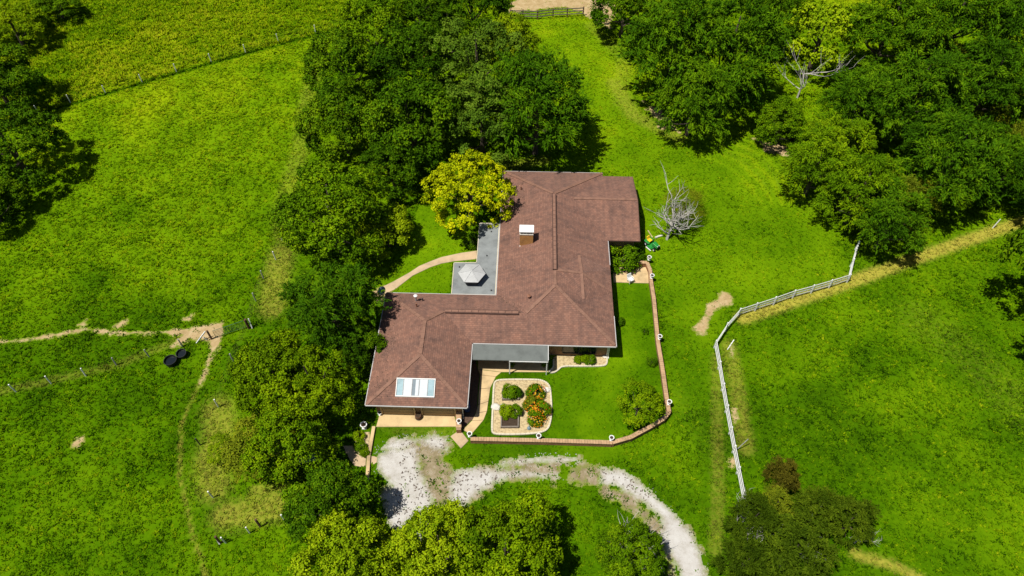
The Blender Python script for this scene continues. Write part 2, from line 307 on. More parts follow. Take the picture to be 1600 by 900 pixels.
for k in range(5):                                                     # mowing lines in the grass before the wood
    DRY.append((PP([(1120+26*k,228-6*k),(1175+24*k,262-6*k),(1205+18*k,300-2*k)]), .2, .2))
def dry_at(x, y):
    d = np.zeros(np.shape(x))
    for ln, wd, st in DRY:
        if st: d = np.maximum(d, st*np.clip(1.6 - ldist(x, y, ln)/wd, 0, 1))
    return d
LAWN = PP([(735,684),(955,690),(1042,648),(1030,534),(1014,440),(958,440),(962,540),(770,580),(745,600),(735,640)])
TALL = PP([(0,215),(60,175),(160,148),(330,98),(550,37),(560,-60),(-200,-60),(-200,260)])
FRONT = PP([(560,640),(960,690),(1050,640),(1130,640),(1130,950),(500,950),(500,700)])
YARD = PP([(790,260),(960,270),(1000,380),(1030,430),(1050,640),(1110,640),(1115,530),(1150,485),(1330,420),(1240,250),(1000,180),(930,30),(820,30),(880,200)])
MOW = [PP([(1085+22*k,238-4*k),(1135+20*k,258-5*k),(1172+17*k,290-4*k),(1195+14*k,325-3*k)]) for k in range(6)]
BACK = PP([(620,440),(650,330),(670,300),(735,330),(750,405),(705,412),(703,458),(620,458)])
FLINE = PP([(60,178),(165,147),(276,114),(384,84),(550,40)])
def tone_at(x, y):
    t = .34 + .3*(fbm(x, y, 22, 3)-.5) + .42*(fbm(x, y, 5, 7)-.5)
    t += .13*np.clip((y-45)/50, -.4, 1)  # far turf lighter: partly its own tone, partly grazing-light brightness put into the colour
    t += np.where(sdist(x, y, YARD) > 0, .03, 0) - np.where(sdist(x, y, LAWN) > 0, .07, 0) + np.where(sdist(x, y, LAWN) > 0, .3*(fbm(x, y, 2.2, 61, 3)-.5), 0) - np.where(sdist(x, y, FRONT) > 0, .05, 0)
    for ln in MOW: t += .14*np.clip(1.4-ldist(x, y, ln)/.3, 0, 1)
    t += np.where(sdist(x, y, BACK) > 0, .12, 0)
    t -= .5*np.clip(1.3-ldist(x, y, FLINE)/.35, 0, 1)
    t += .1*np.exp(-((x+52)**2+(y-85)**2)/900) - .05*np.exp(-((x-35)**2+(y-32)**2)/400) - .06*np.exp(-((x+38)**2+(y-30)**2)/300)
    return t
FLAT = DIRT['gateway_dirt'][0] + DIRT['cow_trail'][0] + DIRT['bare_spot'][0] + DIRT['round_dirt_patch'][0] + DIRT['dirt_by_fence'][0]
HOUSE = HP([(-13.6,32.9),(-5.5,32.9),(-5.5,38),(2.2,38),(2.2,40),(8.3,40),(8.3,54),(12,54),(12,63.6),(8.3,63.6),(8.3,64.2),(-2.4,64.2),(-2.4,56),(-5.2,55.9),(-5.2,50),(-7.5,49.9),(-7.5,45),(-13.6,45)])
def axis(a, b, st, far):
    q = list(np.arange(a, b+st/2, st)); s = st
    while q[-1] < far: s *= 1.6; q.append(q[-1]+s)
    s = st
    while q[0] > -far: s *= 1.6; q.insert(0, q[0]-s)
    return np.array(q)
gx, gy = axis(-88, 88, .42, 1800), axis(12, 122, .42, 1800)
X, Y = np.meshgrid(gx, gy); xf, yf = X.ravel(), Y.ravel()
def ground_z(x, y):
    amp = np.clip(-sdist(x, y, YARD)/2, 0, 1)*np.clip(-sdist(x, y, FRONT)/2, 0, 1)*np.clip((-sdist(x, y, HOUSE)-4)/3, 0, 1)
    for q in FLAT: amp *= np.clip(-sdist(x, y, q)/1.2, 0, 1)
    return -.14*amp*fbm(x, y, 1.7, 5, 3)
zf = ground_z(xf, yf)
nx, ny = len(gx), len(gy); idx = np.arange(nx*ny).reshape(ny, nx)
fq = np.stack([idx[:-1,:-1], idx[:-1,1:], idx[1:,1:], idx[1:,:-1]], -1).reshape(-1, 4)
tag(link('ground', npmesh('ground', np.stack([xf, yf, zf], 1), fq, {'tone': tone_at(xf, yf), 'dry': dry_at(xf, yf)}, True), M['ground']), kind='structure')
def sheet(name, polys, z, mat, rag, res=.13, sc=1.1, kind='structure', white=None):
    P_ = np.array([p for q in polys for p in q]); x0, y0 = P_.min(0)-1.5; x1, y1 = P_.max(0)+1.5
    ax, ay = np.arange(x0, x1, res), np.arange(y0, y1, res); X, Y = np.meshgrid(ax, ay)
    d = np.max([sdist(X, Y, q) for q in polys], 0); f = d + rag*2*(fbm(X, Y, sc, 9, 4)-.5)*1.6
    if not white: f = f + .22
    if white: f = np.maximum(f, np.max([sdist(X, Y, q) for q in white], 0) + .5*(fbm(X, Y, .5, 19, 3)-.45))
    i = np.arange(X.size).reshape(X.shape); c = (f[:-1,:-1] + f[1:,1:]) > 0
    q = np.stack([i[:-1,:-1], i[:-1,1:], i[1:,1:], i[1:,:-1]], -1)[c]; u, inv = np.unique(q, return_inverse=True)
    jx = (_h(X, Y, 1)-.5)*res*.7; jy = (_h(X, Y, 2)-.5)*res*.7
    zz = z + np.clip(f, -.05, .15)*.06
    me = npmesh(name, np.stack([(X+jx).ravel()[u], (Y+jy).ravel()[u], zz.ravel()[u]], 1), inv.reshape(-1, 4), {'edge': f.ravel()[u], 'white': (np.max([sdist(X, Y, q) for q in white], 0) if white else f).ravel()[u]}, True)
    return tag(link(name, me, mat), kind=kind)
def loose_mat(name, c1, c2, c3, sc=1.2, edge=(.25,.2,.1), fine=16):
    m, t, b, ns, L = nodes(name); ge = ns.new('ShaderNodeNewGeometry'); at = N(t, 'ShaderNodeAttribute', _attribute_name='edge')
    n1 = N(t, 'ShaderNodeTexNoise', Scale=sc, Detail=9., Roughness=.75); L.new(ge.outputs['Position'], n1.inputs['Vector']); r_ = ramp(t, [(.3,c1),(.5,c2),(.68,c3)]); L.new(n1.outputs[0], r_.inputs[0])
    n3 = N(t, 'ShaderNodeTexVoronoi', Scale=1.6); n3.inputs['Randomness'].default_value = 1; L.new(ge.outputs['Position'], n3.inputs['Vector'])
    e2 = N(t, 'ShaderNodeMath', _operation='MULTIPLY_ADD'); e2.inputs[1].default_value = 1.1; L.new(at.outputs['Fac'], e2.inputs[0])
    n4 = N(t, 'ShaderNodeTexNoise', Scale=2.6, Detail=5.); L.new(ge.outputs['Position'], n4.inputs['Vector']); L.new(n4.outputs[0], e2.inputs[2])
    r2 = ramp(t, [(.55,(0,0,0)),(.95,(1,1,1))]); L.new(e2.outputs[0], r2.inputs[0])
    mx = N(t, 'ShaderNodeMix', _data_type='RGBA'); L.new(r2.outputs[0], mx.inputs[0]); mx.inputs[6].default_value = (*edge,1); L.new(r_.outputs[0], mx.inputs[7])
    L.new(mx.outputs[2], b.inputs['Base Color']); b.inputs['Roughness'].default_value = .95; b.inputs['Specular IOR Level'].default_value = .1
    n2 = N(t, 'ShaderNodeTexNoise', Scale=fine, Detail=4.); L.new(ge.outputs['Position'], n2.inputs['Vector']); bp = N(t, 'ShaderNodeBump', Strength=.7, Distance=.05); L.new(n2.outputs[0], bp.inputs['Height']); L.new(bp.outputs[0], b.inputs['Normal'])
    return m
def gravel_mat():
    m, t, b, ns, L = nodes('white_crushed_stone_on_tan_soil'); ge = ns.new('ShaderNodeNewGeometry'); at = N(t, 'ShaderNodeAttribute', _attribute_name='white'); ed = N(t, 'ShaderNodeAttribute', _attribute_name='edge')
    def noise(sc, det=8., ro=.7):
        n = N(t, 'ShaderNodeTexNoise', Scale=sc, Detail=det, Roughness=ro); L.new(ge.outputs['Position'], n.inputs['Vector']); return n.outputs[0]
    def fac(a, k, n, off, lo, hi):
        p = N(t, 'ShaderNodeMath', _operation='MULTIPLY_ADD'); p.inputs[1].default_value = k; L.new(a, p.inputs[0]); L.new(n, p.inputs[2]); r_ = ramp(t, [(lo,(0,0,0)),(hi,(1,1,1))]); L.new(p.outputs[0], r_.inputs[0]); return r_.outputs[0]
    def mix(f, a, c):
        x = N(t, 'ShaderNodeMix', _data_type='RGBA'); L.new(f, x.inputs[0])
        for i, q in ((6, a), (7, c)):
            if isinstance(q, tuple): x.inputs[i].default_value = (*q, 1)
            else: L.new(q, x.inputs[i])
        return x.outputs[2]
    rs = ramp(t, [(.3,(.13,.12,.05)),(.5,(.25,.2,.12)),(.7,(.38,.33,.25))]); L.new(noise(1.1), rs.inputs[0])
    rw = ramp(t, [(.3,(.32,.295,.25)),(.5,(.46,.44,.41)),(.7,(.53,.52,.495))]); L.new(noise(.8, 10., .75), rw.inputs[0])
    turf = mix(fac(ed.outputs['Fac'], .45, noise(1.9), 0, .45, .8), (.15,.21,.012), rs.outputs[0])
    col = mix(fac(at.outputs['Fac'], .55, noise(2.2, 10., .8), 0, .34, .78), turf, rw.outputs[0])
    L.new(col, b.inputs['Base Color']); b.inputs['Roughness'].default_value = .95; b.inputs['Specular IOR Level'].default_value = .1
    bp = N(t, 'ShaderNodeBump', Strength=.7, Distance=.05); L.new(noise(14, 4.), bp.inputs['Height']); L.new(bp.outputs[0], b.inputs['Normal']); return m
M['gravel'] = gravel_mat()
M['pale_stones'] = simple('pale_crushed_stone', (.5,.48,.45), .95, .2, 3, .1)
M['dirt'] = loose_mat('tan_dirt', (.28,.2,.09), (.4,.29,.145), (.48,.375,.22), 1., (.125,.2,.004))
sheet('gravel_driveway', GT+GW, .016, M['gravel'], .75, sc=.9, white=GW)
for k, (q, rag) in DIRT.items(): sheet(k, q, .014, M['dirt'], rag, .11 if k != 'dirt_yard' else .2)
def slab(name, poly, z, mat, kind='structure', z0=-.15):
    o = MB().prism(poly, z0, z).build(name, mat); bevel(o, .02)
    return tag(o, kind=kind) if kind else o
def zl(pts): return [(560+x/3.2125, 440+y/3.2125) for x, y in pts]
# front walk: one slab per pour, joints open between them
wl = zl([(602,435),(613,470),(606,540),(601,620),(590,662),(570,700),(525,745)]); wr = zl([(755,435),(690,478),(662,535),(652,602),(645,652),(628,696),(565,770)])
slab('porch_floor', PP([(747,562),(857,562),(856.5,581.6),(784,581.6),(747,577)]), .07, M['concrete'])
wl[0] = (747, 577.6); wr[0] = (783.2, 582.0)
walk = tag(MB().prism(PP(wl + wr[::-1]), -.2, .03).build('front_walk', M['mulch']), kind='structure')
for i in range(len(wl)-1):
    a, b, c, d = (Vector(P(*q)[:2]) for q in (wl[i], wr[i], wr[i+1], wl[i+1])); g = .02
    e = (d-a).normalized()*g; f = (c-b).normalized()*g
    bevel(MB().prism([tuple(a+e), tuple(b+f), tuple(c-f), tuple(d-e)], .0, .065).build('concrete_slab', M['concrete'], walk), .015)
slab('gate_step', PP(zl([(510,745),(462,778),(515,838),(553,800)])), .075, M['concrete_pink'])
slab('garage_apron', PP([(594,646.5),(709,647),(714,665),(715,667),(588,667.4),(592,653)]), .1, M['concrete'])
cw = slab('back_walk', PP([(745,392),(720,395.5),(690,402),(674,408),(655,416),(640,426),(615,440),(590,452),(592,464),(618,452),(645,431),(672,418),(690,412),(709,408.5),(745,405)]), .06, M['concrete_pink'])
slab('side_court', PP([(957,419),(1013,418),(1014,443),(958.5,441.5)]), .09, M['concrete'])
zc = lambda pts: [(500+x/6.43, 640+y/6.43) for x, y in pts]
slab('side_path', PP(zc([(232,365),(330,365),(345,400),(368,440),(400,460),(466,466),(458,572),(400,575),(345,563),(300,505),(262,440)])), .055, M['concrete_pink'])
slab('path_end', PP(zc([(494,468),(545,470),(575,482),(572,530),(545,548),(488,557)])), .05, M['concrete_pink'])
MUL = HP([(-5.3,33.2),(-5.3,38.8),(-5.0,38.8)]) ; mulp = HP([(-5.6,33.1),(-5.6,39.9),(-4.95,39.9)]) + PP(zl([(598,436),(610,470),(602,520),(600,560),(597,600),(595,640),(575,690),(522,742),(512,735),(520,690)]))
slab('mulch_bed', mulp, .03, M['mulch'], 'structure')
z6 = lambda pts: [(750+x/7.5, 580+y/7.5) for x, y in pts]
def rounded(pts, k=3):
    for _ in range(k):
        q = []
        for (a, b), (c, d) in zip(pts, pts[1:]+pts[:1]): q += [(.75*a+.25*c, .75*b+.25*d), (.25*a+.75*c, .25*b+.75*d)]
        pts = q
    return pts
BEDP = rounded(z6([(160,180),(175,120),(260,103),(640,103),(730,112),(815,165),(830,300),(838,470),(825,600),(790,690),(700,725),(520,742),(250,745),(150,735),(138,690),(150,420)]), 2)
SIDE = rounded([(850+x/10.667, 520+y/10.667) for x, y in [(158,365),(700,365),(1045,372),(1048,430),(1045,530),(990,560),(600,562),(300,560),(240,620),(180,665),(110,672),(78,655),(160,590),(160,500)]], 2)
def bed(name, px, label):
    poly = PP(px); o = slab(name, poly, .05, M['bed'])
    c = Vector((sum(q[0] for q in poly)/len(poly), sum(q[1] for q in poly)/len(poly)))
    return poly
bp_ = bed('flower_bed', BEDP, ''); sp_ = bed('front_bed', SIDE, '')
def edging(poly, closed, label, skip=None):
    pts = poly + ([poly[0]] if closed else []); e = empty('garden_edging', (*pts[0], 0), label, 'edging')
    acc = 0; seg = [pts[0]]
    for a, b in zip(pts, pts[1:]):
        seg.append(b); acc += math.dist(a, b)
        if acc > .8 or b is pts[-1]:
            m = MB()
            for p, q in zip(seg, seg[1:]):
                d = (Vector(q)-Vector(p)).normalized()*.015; m.bar((p[0]+d.x, p[1]+d.y, .06), (q[0]-d.x*.2, q[1]-d.y*.2, .06), .16, .16)
            m.build('edging_block', M['kerb'], e, (*pts[0], 0)); seg = [b]; acc = 0
edging(bp_, True, 'pale concrete edging that rings the square flower bed')
k = [i for i, (u, v) in enumerate(SIDE) if v > 560 or u > 947]
edging([sp_[i] for i in k if SIDE[i][1] > 558], False, 'pale curved edging along the gravel bed under the front window')
tag(MB().bar((*P(584.5,668)[:2],.1), (*P(577,712)[:2],.1), .3, .3).bar((*P(576.7,713.5)[:2],.1), (*P(573.5,764)[:2],.1), .3, .3).build('low_kerb_wall', M['concrete'], None), 'narrow straight tan kerb wall running down from the garage apron', 'kerb wall')
slab('corner_bed', PP(zc([(350,235),(500,225),(500,300),(484,462),(405,455),(372,435),(350,395)])), .04, M['bed'])
# ------------------------------------------------------------------ grass blades
NOG = [HOUSE, bp_, sp_, mulp, PP(wl + wr[::-1]), PP(zl([(510,745),(462,778),(515,838),(553,800)])), PP([(594,646),(709,646),(715,667),(588,667.4)]),
       PP([(745,392),(720,395.5),(690,402),(655,416),(590,452),(592,464),(618,452),(645,431),(672,418),(709,408.5),(745,405)]), PP([(957,418),(1014,417),(1015,444),(958,442)]), PP([(747,562),(857,562),(857,582),(784,582)]),
       PP(zc([(232,365),(330,365),(368,440),(400,460),(575,470),(572,540),(400,575),(345,563)])), PP(zc([(350,235),(500,225),(484,462),(405,455)]))]
def grass(n, y0, y1):
    x = rng.uniform(-88, 88, n); y = rng.uniform(y0, y1, n)
    d = y*CP + (CAM_H)*SP; ok = np.abs(x) < d*.745+3
    x, y = x[ok], y[ok]; ok = np.ones(len(x), bool)
    for q in NOG: ok &= sdist(x, y, q) < -.08
    gw = np.max([sdist(x, y, q) for q in GW], 0); ok &= rng.random(len(x)) > np.clip(.75 + gw*.8, 0, .985)*(gw > -.4)
    gt = np.max([sdist(x, y, q) for q in GT], 0); ok &= rng.random(len(x)) > np.where(gt > 0, .62, 0)
    for k, (qs, rag) in DIRT.items():
        dd = np.max([sdist(x, y, q) for q in qs], 0); ok &= rng.random(len(x)) > np.where(dd > 0, .93, 0)
    return x[ok], y[ok]
gxs, gys = grass(390000, 14, 116)
nt_ = len(gxs); lawn = np.maximum(sdist(gxs, gys, LAWN), np.maximum(sdist(gxs, gys, HP([(-14,29),(9,29),(9,33),(-14,33)])), sdist(gxs, gys, BACK)))
hgt = np.where(lawn > 0, .09, np.where(sdist(gxs, gys, YARD) > 0, .13, .18)); tall = sdist(gxs, gys, TALL) > 0
hgt = np.where(tall, .32, hgt)*rng.uniform(.6, 1.35, nt_)*(.6+.8*fbm(gxs, gys, 1.3, 21, 2))
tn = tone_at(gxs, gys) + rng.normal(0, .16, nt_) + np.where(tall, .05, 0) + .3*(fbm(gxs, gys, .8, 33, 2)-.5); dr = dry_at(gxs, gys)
NB = 5; base = np.repeat(np.stack([gxs, gys, ground_z(gxs, gys)-.01], 1), NB, 0); hh = np.repeat(hgt, NB)
ph = rng.uniform(0, 6.283, nt_*NB); ln = rng.uniform(.4, 1.4, nt_*NB)
sp = np.stack([np.cos(ph), np.sin(ph), 0*ph], 1); wv = np.stack([-np.sin(ph), np.cos(ph), 0*ph], 1)*(hh*rng.uniform(.22,.4,nt_*NB))[:,None]
b0 = base + sp*(hh*.25)[:,None]; tip = base + sp*(hh*ln)[:,None] + np.stack([0*ph, 0*ph, hh*rng.uniform(.5,1.,nt_*NB)], 1)
v = np.stack([b0+wv, b0-wv, tip], 1); fl = np.cross(v[:,1]-v[:,0], v[:,2]-v[:,0])[:,2] < 0; v[fl] = v[fl][:,::-1]; v = v.reshape(-1, 3)
tag(link('grass', npmesh('grass', v, np.arange(len(v)).reshape(-1, 3), {'tone': np.repeat(tn, NB*3), 'dry': np.repeat(dr, NB*3)}), M['tuft']), kind='stuff')
# ------------------------------------------------------------------ the house
E0, SL = 2.55, .33
HO = (0, 48, 0); house = empty('ranch_house', (*hw(0, 48), 0), 'sprawling brick ranch house under brown hipped shingle roofs', 'house', rz=YAW)
def hb(m, name, mat, parent=None, smooth=False, bw=0):
    o = m.build(name, M[mat] if isinstance(mat, str) else mat, parent or house, HO, smooth)
    return bevel(o, bw) if bw else o
gx0, gx1, gy0, gy1, mx0, mx1, my0, my1, nx1 = -14.15, -5., 32.4, 45.5, -2.95, 8.8, 39.5, 64.6, 12.3
zg, ze, zm, zn = E0+SL*4.575, E0+SL*3, E0+SL*5.875, E0+SL*3.75
Rf, Rb = (-9.575,36.975,zg), (-9.575,40.925,zg); A, B = (-8.,42.5,ze), (.05,42.5,ze); Mf, Mb = (2.925,45.375,zm), (2.925,58.725,zm)
e_ = lambda x, y: (x, y, E0)
N1, N2 = (5.05,58.8,zn), (nx1,58.8,zn)
faces = [[e_(gx0,gy0), e_(gx1,gy0), Rf], [e_(gx0,gy1), e_(gx0,gy0), Rf, Rb], [e_(mx0,gy1), e_(gx0,gy1), Rb, A, B], [e_(gx1,gy0), e_(gx1,my0), A, Rb, Rf],
         [e_(gx1,my0), e_(mx1,my0), Mf, B, A], [e_(mx0,my1), e_(mx0,gy1), B, Mf, Mb], [e_(mx1,my1), e_(mx0,my1), Mb],
         [e_(mx1,my0), e_(mx1,53.55), N1, e_(mx1,64.05), e_(mx1,my1), Mb, Mf], [e_(mx1,53.55), e_(nx1,53.55), N2, N1], [e_(nx1,64.05), e_(mx1,64.05), N1, N2]]
zs = lambda x: E0+SL*(8.8-x)+.004
bA, bC, bV, bD, bE, bF = (2.96,47.45,zm-.02), (5.66,47.45,4.06), (5.5,50.3,zs(5.5)), (8.82,49.3,E0+.01), (5.75,44.3,zs(5.75)), (8.82,46.2,E0+.01)
faces += [[bA, bC, bV], [bC, bD, bV], [bA, bE, bC], [bE, bF, bC], [bF, bD, bC]]
def roof_mesh(faces):
    me = bpy.data.meshes.new('roof'); v = []; f = []
    for q in faces: f.append(tuple(range(len(v), len(v)+len(q)))); v += [(x-HO[0], y-HO[1], z) for x, y, z in q]
    me.from_pydata(v, [], f); me.update(); uv = me.uv_layers.new(name='UVMap')
    for p in me.polygons:
        n = p.normal
        u = Vector((0,0,1)).cross(n).normalized(); w_ = n.cross(u)
        for li in p.loop_indices:
            c = me.vertices[me.loops[li].vertex_index].co; uv.data[li].uv = (c.dot(u)+p.index*3.7, c.dot(w_))
    return me
roof = link('roof', roof_mesh(faces), M['shingle'], house)
def caps(a, b, wd=.34, mat='ridge', h=.05):
    a, b = Vector(a), Vector(b); L_ = (b-a).length; n = max(1, int(L_/.34)); m = MB(); d = (b-a)/n
    for i in range(n):
        j = random.uniform(-.012, .012); m.bar(a+d*i+Vector((0,0,.012+j)), a+d*(i+1.08)+Vector((0,0,.0+j)), wd*random.uniform(.92,1.05), h)
    o = hb(m, 'ridge_cap', mat, roof); return o
i4 = lambda a, b, t: tuple(Vector(a).lerp(Vector(b), t))
for a, b in [(e_(gx0,gy0),Rf),(e_(gx1,gy0),Rf),(Rf,Rb),(Rb,e_(gx0,gy1)),(Rb,A),(B,Mf),(e_(mx1,my0),Mf),(Mb,e_(mx1,my1)),(Mb,e_(mx0,my1)),(N1,N2),(Mf,(2.925,47.3,zm)),(bV,bC),(bC,i4(bC,bE,.95)),(bC,i4(bC,bF,.75)),(bA,bC)]:
    caps(i4(a,b,.02), i4(a,b,.99), .3 if a in (bV,bC,bA) else .34)
def vent_ridge(a, b):
    v = hb(MB().bar(Vector(a)+Vector((0,0,.05)), Vector(b)+Vector((0,0,.05)), .46, .13), 'ridge_vent', 'vent', roof)
    a, b = Vector(a)+Vector((0,0,.125)), Vector(b)+Vector((0,0,.125)); n = int((b-a).length/.62); d = (b-a)/n
    m = MB()
    for i in range(n): m.bar(a+d*(i+.02), a+d*(i+.95), .26, .05)
    o = m.build('vent_cap', M['ridge'], None, HO); o.parent = roof
vent_ridge((2.925,47.4,zm), (2.925,58.5,zm)); vent_ridge((-7.8,42.5,ze), (-.6,42.5,ze))
# soffit, fascia, gutters
so = MB().box(gx0+.04,gx1-.04,gy0+.04,gy1-.04,2.38,2.44).box(gx1-.04,mx0+.04,my0+.03,gy1-.04,2.379,2.439).box(mx0+.04,mx1-.04,my0+.04,my1-.04,2.378,2.438).box(mx1-.04,nx1-.04,53.6,64.0,2.377,2.437)
hb(so, 'soffit', 'white')
def eave(a, b, name, mat, wd=.12, out=(0,0)):
    hb(MB().bar((a[0]+out[0],a[1]+out[1],2.48), (b[0]+out[0],b[1]+out[1],2.48), wd*.7, .1), name, mat, roof)
g = .035
eave((gx0,gy0),(gx1,gy0),'gutter','gutter',out=(0,-g)); eave((gx0,gy0),(gx0,gy1),'gutter','gutter',out=(-g,0)); eave((gx0,gy1),(mx0,gy1),'gutter','gutter',out=(0,g)); eave((gx1,gy0),(gx1,my0-.1),'gutter','gutter',out=(g,0))
eave((gx1+.1,my0),(mx1,my0),'gutter','gutter',out=(0,-g)); eave((mx1,my0),(mx1,43.2),'gutter','gutter',out=(g,0)); eave((mx1,50),(mx1,53.5),'gutter','gutter',out=(g,0)); eave((mx0,my1),(mx1,my1),'gutter','gutter',out=(0,g))
eave((mx1,43.25),(mx1,49.95),'fascia','vent',.05,(.02,0)); eave((mx1,53.55),(nx1,53.55),'fascia','vent',.05,(0,-.02)); eave((mx1,64.05),(nx1,64.05),'fascia','vent',.05,(0,.02)); eave((mx0,gy1+.1),(mx0,my1),'gutter','gutter',.1,(-g,0))
hb(MB().bar((nx1+.02,53.5,2.5),(nx1+.02,58.8,zn-.06),.05,.16).bar((nx1+.02,58.81,zn-.06),(nx1+.02,64.1,2.5),.05,.16), 'rake_board', 'vent', roof)
# walls
def wall(x0, x1, y0, y1, nm='wall'): return hb(MB().box(x0,x1,y0,y1,-.2,2.4), nm, 'brick')
wg = wall(-13.5,-5.6,33,44.9); wall(-5.62,-2.3,40.05,44.88); wm = wall(-2.35,8.2,40.1,64.0); wn = wall(8.18,11.8,54.1,63.5)
gb = MB(); gb.v += [(x,y,z) for x in (11.7,11.78) for y, z in ((54.1,2.44),(63.5,2.44),(58.8,zn-.12))]; gb.f += [(0,1,2),(5,4,3),(0,3,4,1),(1,4,5,2),(2,5,3,0)]
hb(gb, 'gable_wall', 'door')
# garage front: two doors of four panels each, jambs, middle pier
for x0, x1 in ((-12.95,-10.05),(-9.2,-6.3)):
    d = hb(MB().box(x0,x1,32.95,33.02,.02,2.15), 'garage_door', 'door')
    for k in range(4): hb(MB().box(x0+.05,x1-.05,32.91,32.955,.05+k*.53,.05+k*.53+.49), 'door_panel', 'door', d, bw=.012)
    [hb(MB().box(q0,q1,32.86,33.02,.02,2.35), 'door_jamb', 'concrete', d) for q0, q1 in ((x0-.16,x0-.005),(x1+.005,x1+.16))]
# front window right of the porch with two panes; door and window under the porch
wf = hb(MB().box(3.75,3.83,40.02,40.12,.5,2.3).box(7.0,7.08,40.02,40.12,.5,2.3).box(3.83,7.0,40.02,40.12,2.22,2.3).box(3.83,7.0,40.0,40.12,.42,.5).box(5.35,5.43,40.03,40.12,.5,2.22), 'window', 'darkmetal')
hb(MB().box(3.83,5.35,40.06,40.095,.5,2.22),'pane','glass',wf); hb(MB().box(5.43,7.0,40.06,40.095,.5,2.22),'pane','glass',wf)
fd = hb(MB().box(-1.9,-.9,40.0,40.09,.1,2.2), 'front_door', 'brownwood'); hb(MB().box(-1.05,-.98,39.94,39.995,1.0,1.08), 'door_handle', 'darkmetal', fd)
pw = hb(MB().box(-.4,1.9,40.03,40.09,.6,2.1), 'window', 'darkmetal'); hb(MB().box(-.32,.7,40.0,40.028,.68,2.02),'pane','glass',pw); hb(MB().box(.8,1.82,40.0,40.028,.68,2.02),'pane','glass',pw)
for y in (50.5,): 
    ew = hb(MB().box(8.19,8.25,y-.9,y+.9,.9,2.1), 'window', 'white'); hb(MB().box(8.252,8.27,y-.8,y+.8,1.,2.),'pane','glass',ew)
hb(MB().box(8.12,8.24,40.02,40.1,.05,2.38), 'corner_board', 'white'); hb(MB().tube([(8.3,40.0,2.4),(8.3,39.98,.2),(8.35,39.8,.08)],.045), 'downspout', 'white')
hb(MB().tube([(-5.5,32.9,2.4),(-5.5,32.88,.2),(-5.5,32.6,.1)],.05), 'downspout', 'white')
# porch: shed roof on two white posts
pr = hb(MB().add([(gx1+.1,37.72,2.26),(2.27,37.72,2.26),(2.27,39.4,2.42),(gx1+.1,39.4,2.42),(gx1+.1,37.72,2.36),(2.27,37.72,2.36),(2.27,39.4,2.53),(gx1+.1,39.4,2.53)],[(3,2,1,0),(4,5,6,7),(0,1,5,4),(1,2,6,5),(2,3,7,6),(3,0,4,7)]), 'porch_roof', 'porchroof')
hb(MB().box(2.28,2.33,37.7,39.4,2.26,2.56), 'trim_board', 'white', pr); hb(MB().box(-1.4,2.27,37.66,37.715,2.2,2.3), 'trim_board', 'white', pr)
for x in (-1.35, 2.2): hb(MB().box(x-.05,x+.05,37.72,37.82,0,2.26), 'porch_post', 'white', bw=.01)
# flat roof of the back room
FL = [(-5.27,55.9),(-5.23,50),(-7.62,49.92),(-7.52,45.62),(-3.07,45.62),(-3.07,55.9)]
fr = hb(MB().prism(FL, 2.2, 2.42), 'flat_roof', 'membrane')
for a, b in zip(FL, FL[1:]+FL[:1]):
    d = (Vector(b)-Vector(a)).normalized()*.035; hb(MB().bar((a[0]+d.x,a[1]+d.y,2.41),(b[0]-d.x,b[1]-d.y,2.41),.07,.1), 'edge_trim', 'kerb', fr)
hb(MB().prism([(-5.0,55.6),(-5.0,49.75),(-7.3,49.7),(-7.25,44.9),(-2.36,44.9),(-2.36,55.6)], -.1, 2.2), 'back_room_wall', 'brick')
# six-sided lantern on the flat roof
hc = (-5.55,47.75); hv = [(hc[0]+1.42*math.cos(a), hc[1]+1.42*math.sin(a)) for a in [R(60*k) for k in range(6)]]
la = hb(MB().prism([(hc[0]+1.05*math.cos(R(60*k)), hc[1]+1.05*math.sin(R(60*k))) for k in range(6)], 2.42, 3.3), 'roof_lantern', 'darkmetal')
for k in range(6):
    a, b = hv[k], hv[(k+1)%6]; cz = 3.75
    hb(MB().add([(*a,3.3),(*b,3.3),(*hc,cz),(*a,3.24),(*b,3.24),(*hc,cz-.08)],[(0,1,2),(5,4,3),(0,3,4,1),(1,4,5,2),(2,5,3,0)]), 'roof_panel', 'hexroof', la)
    hb(MB().bar((*a,3.31),(*hc,cz+.015),.09,.04), 'rib', 'kerb' if 0 else 'hexroof', la)
# chimney
ch = hb(MB().box(-.72,.68,51.75,52.75,3.0,4.95), 'chimney', 'chimbrick', roof)
ch.parent = house
hb(MB().box(-.74,.7,51.73,52.77,4.95,5.03), 'chimney_crown', 'stone', ch); hb(MB().box(-.35,.3,51.95,52.5,5.03,5.2), 'flue', 'stone', ch)
hb(MB().box(-.78,.74,51.72,52.78,5.36,5.43).box(-.7,-.62,51.8,51.88,5.03,5.36).box(.58,.66,51.8,51.88,5.03,5.36).box(-.7,-.62,52.6,52.68,5.03,5.36).box(.58,.66,52.6,52.68,5.03,5.36), 'chimney_cap', 'white', ch)
hb(MB().box(-.78,.72,51.69,51.75,3.0,3.32), 'flashing', 'white', ch)
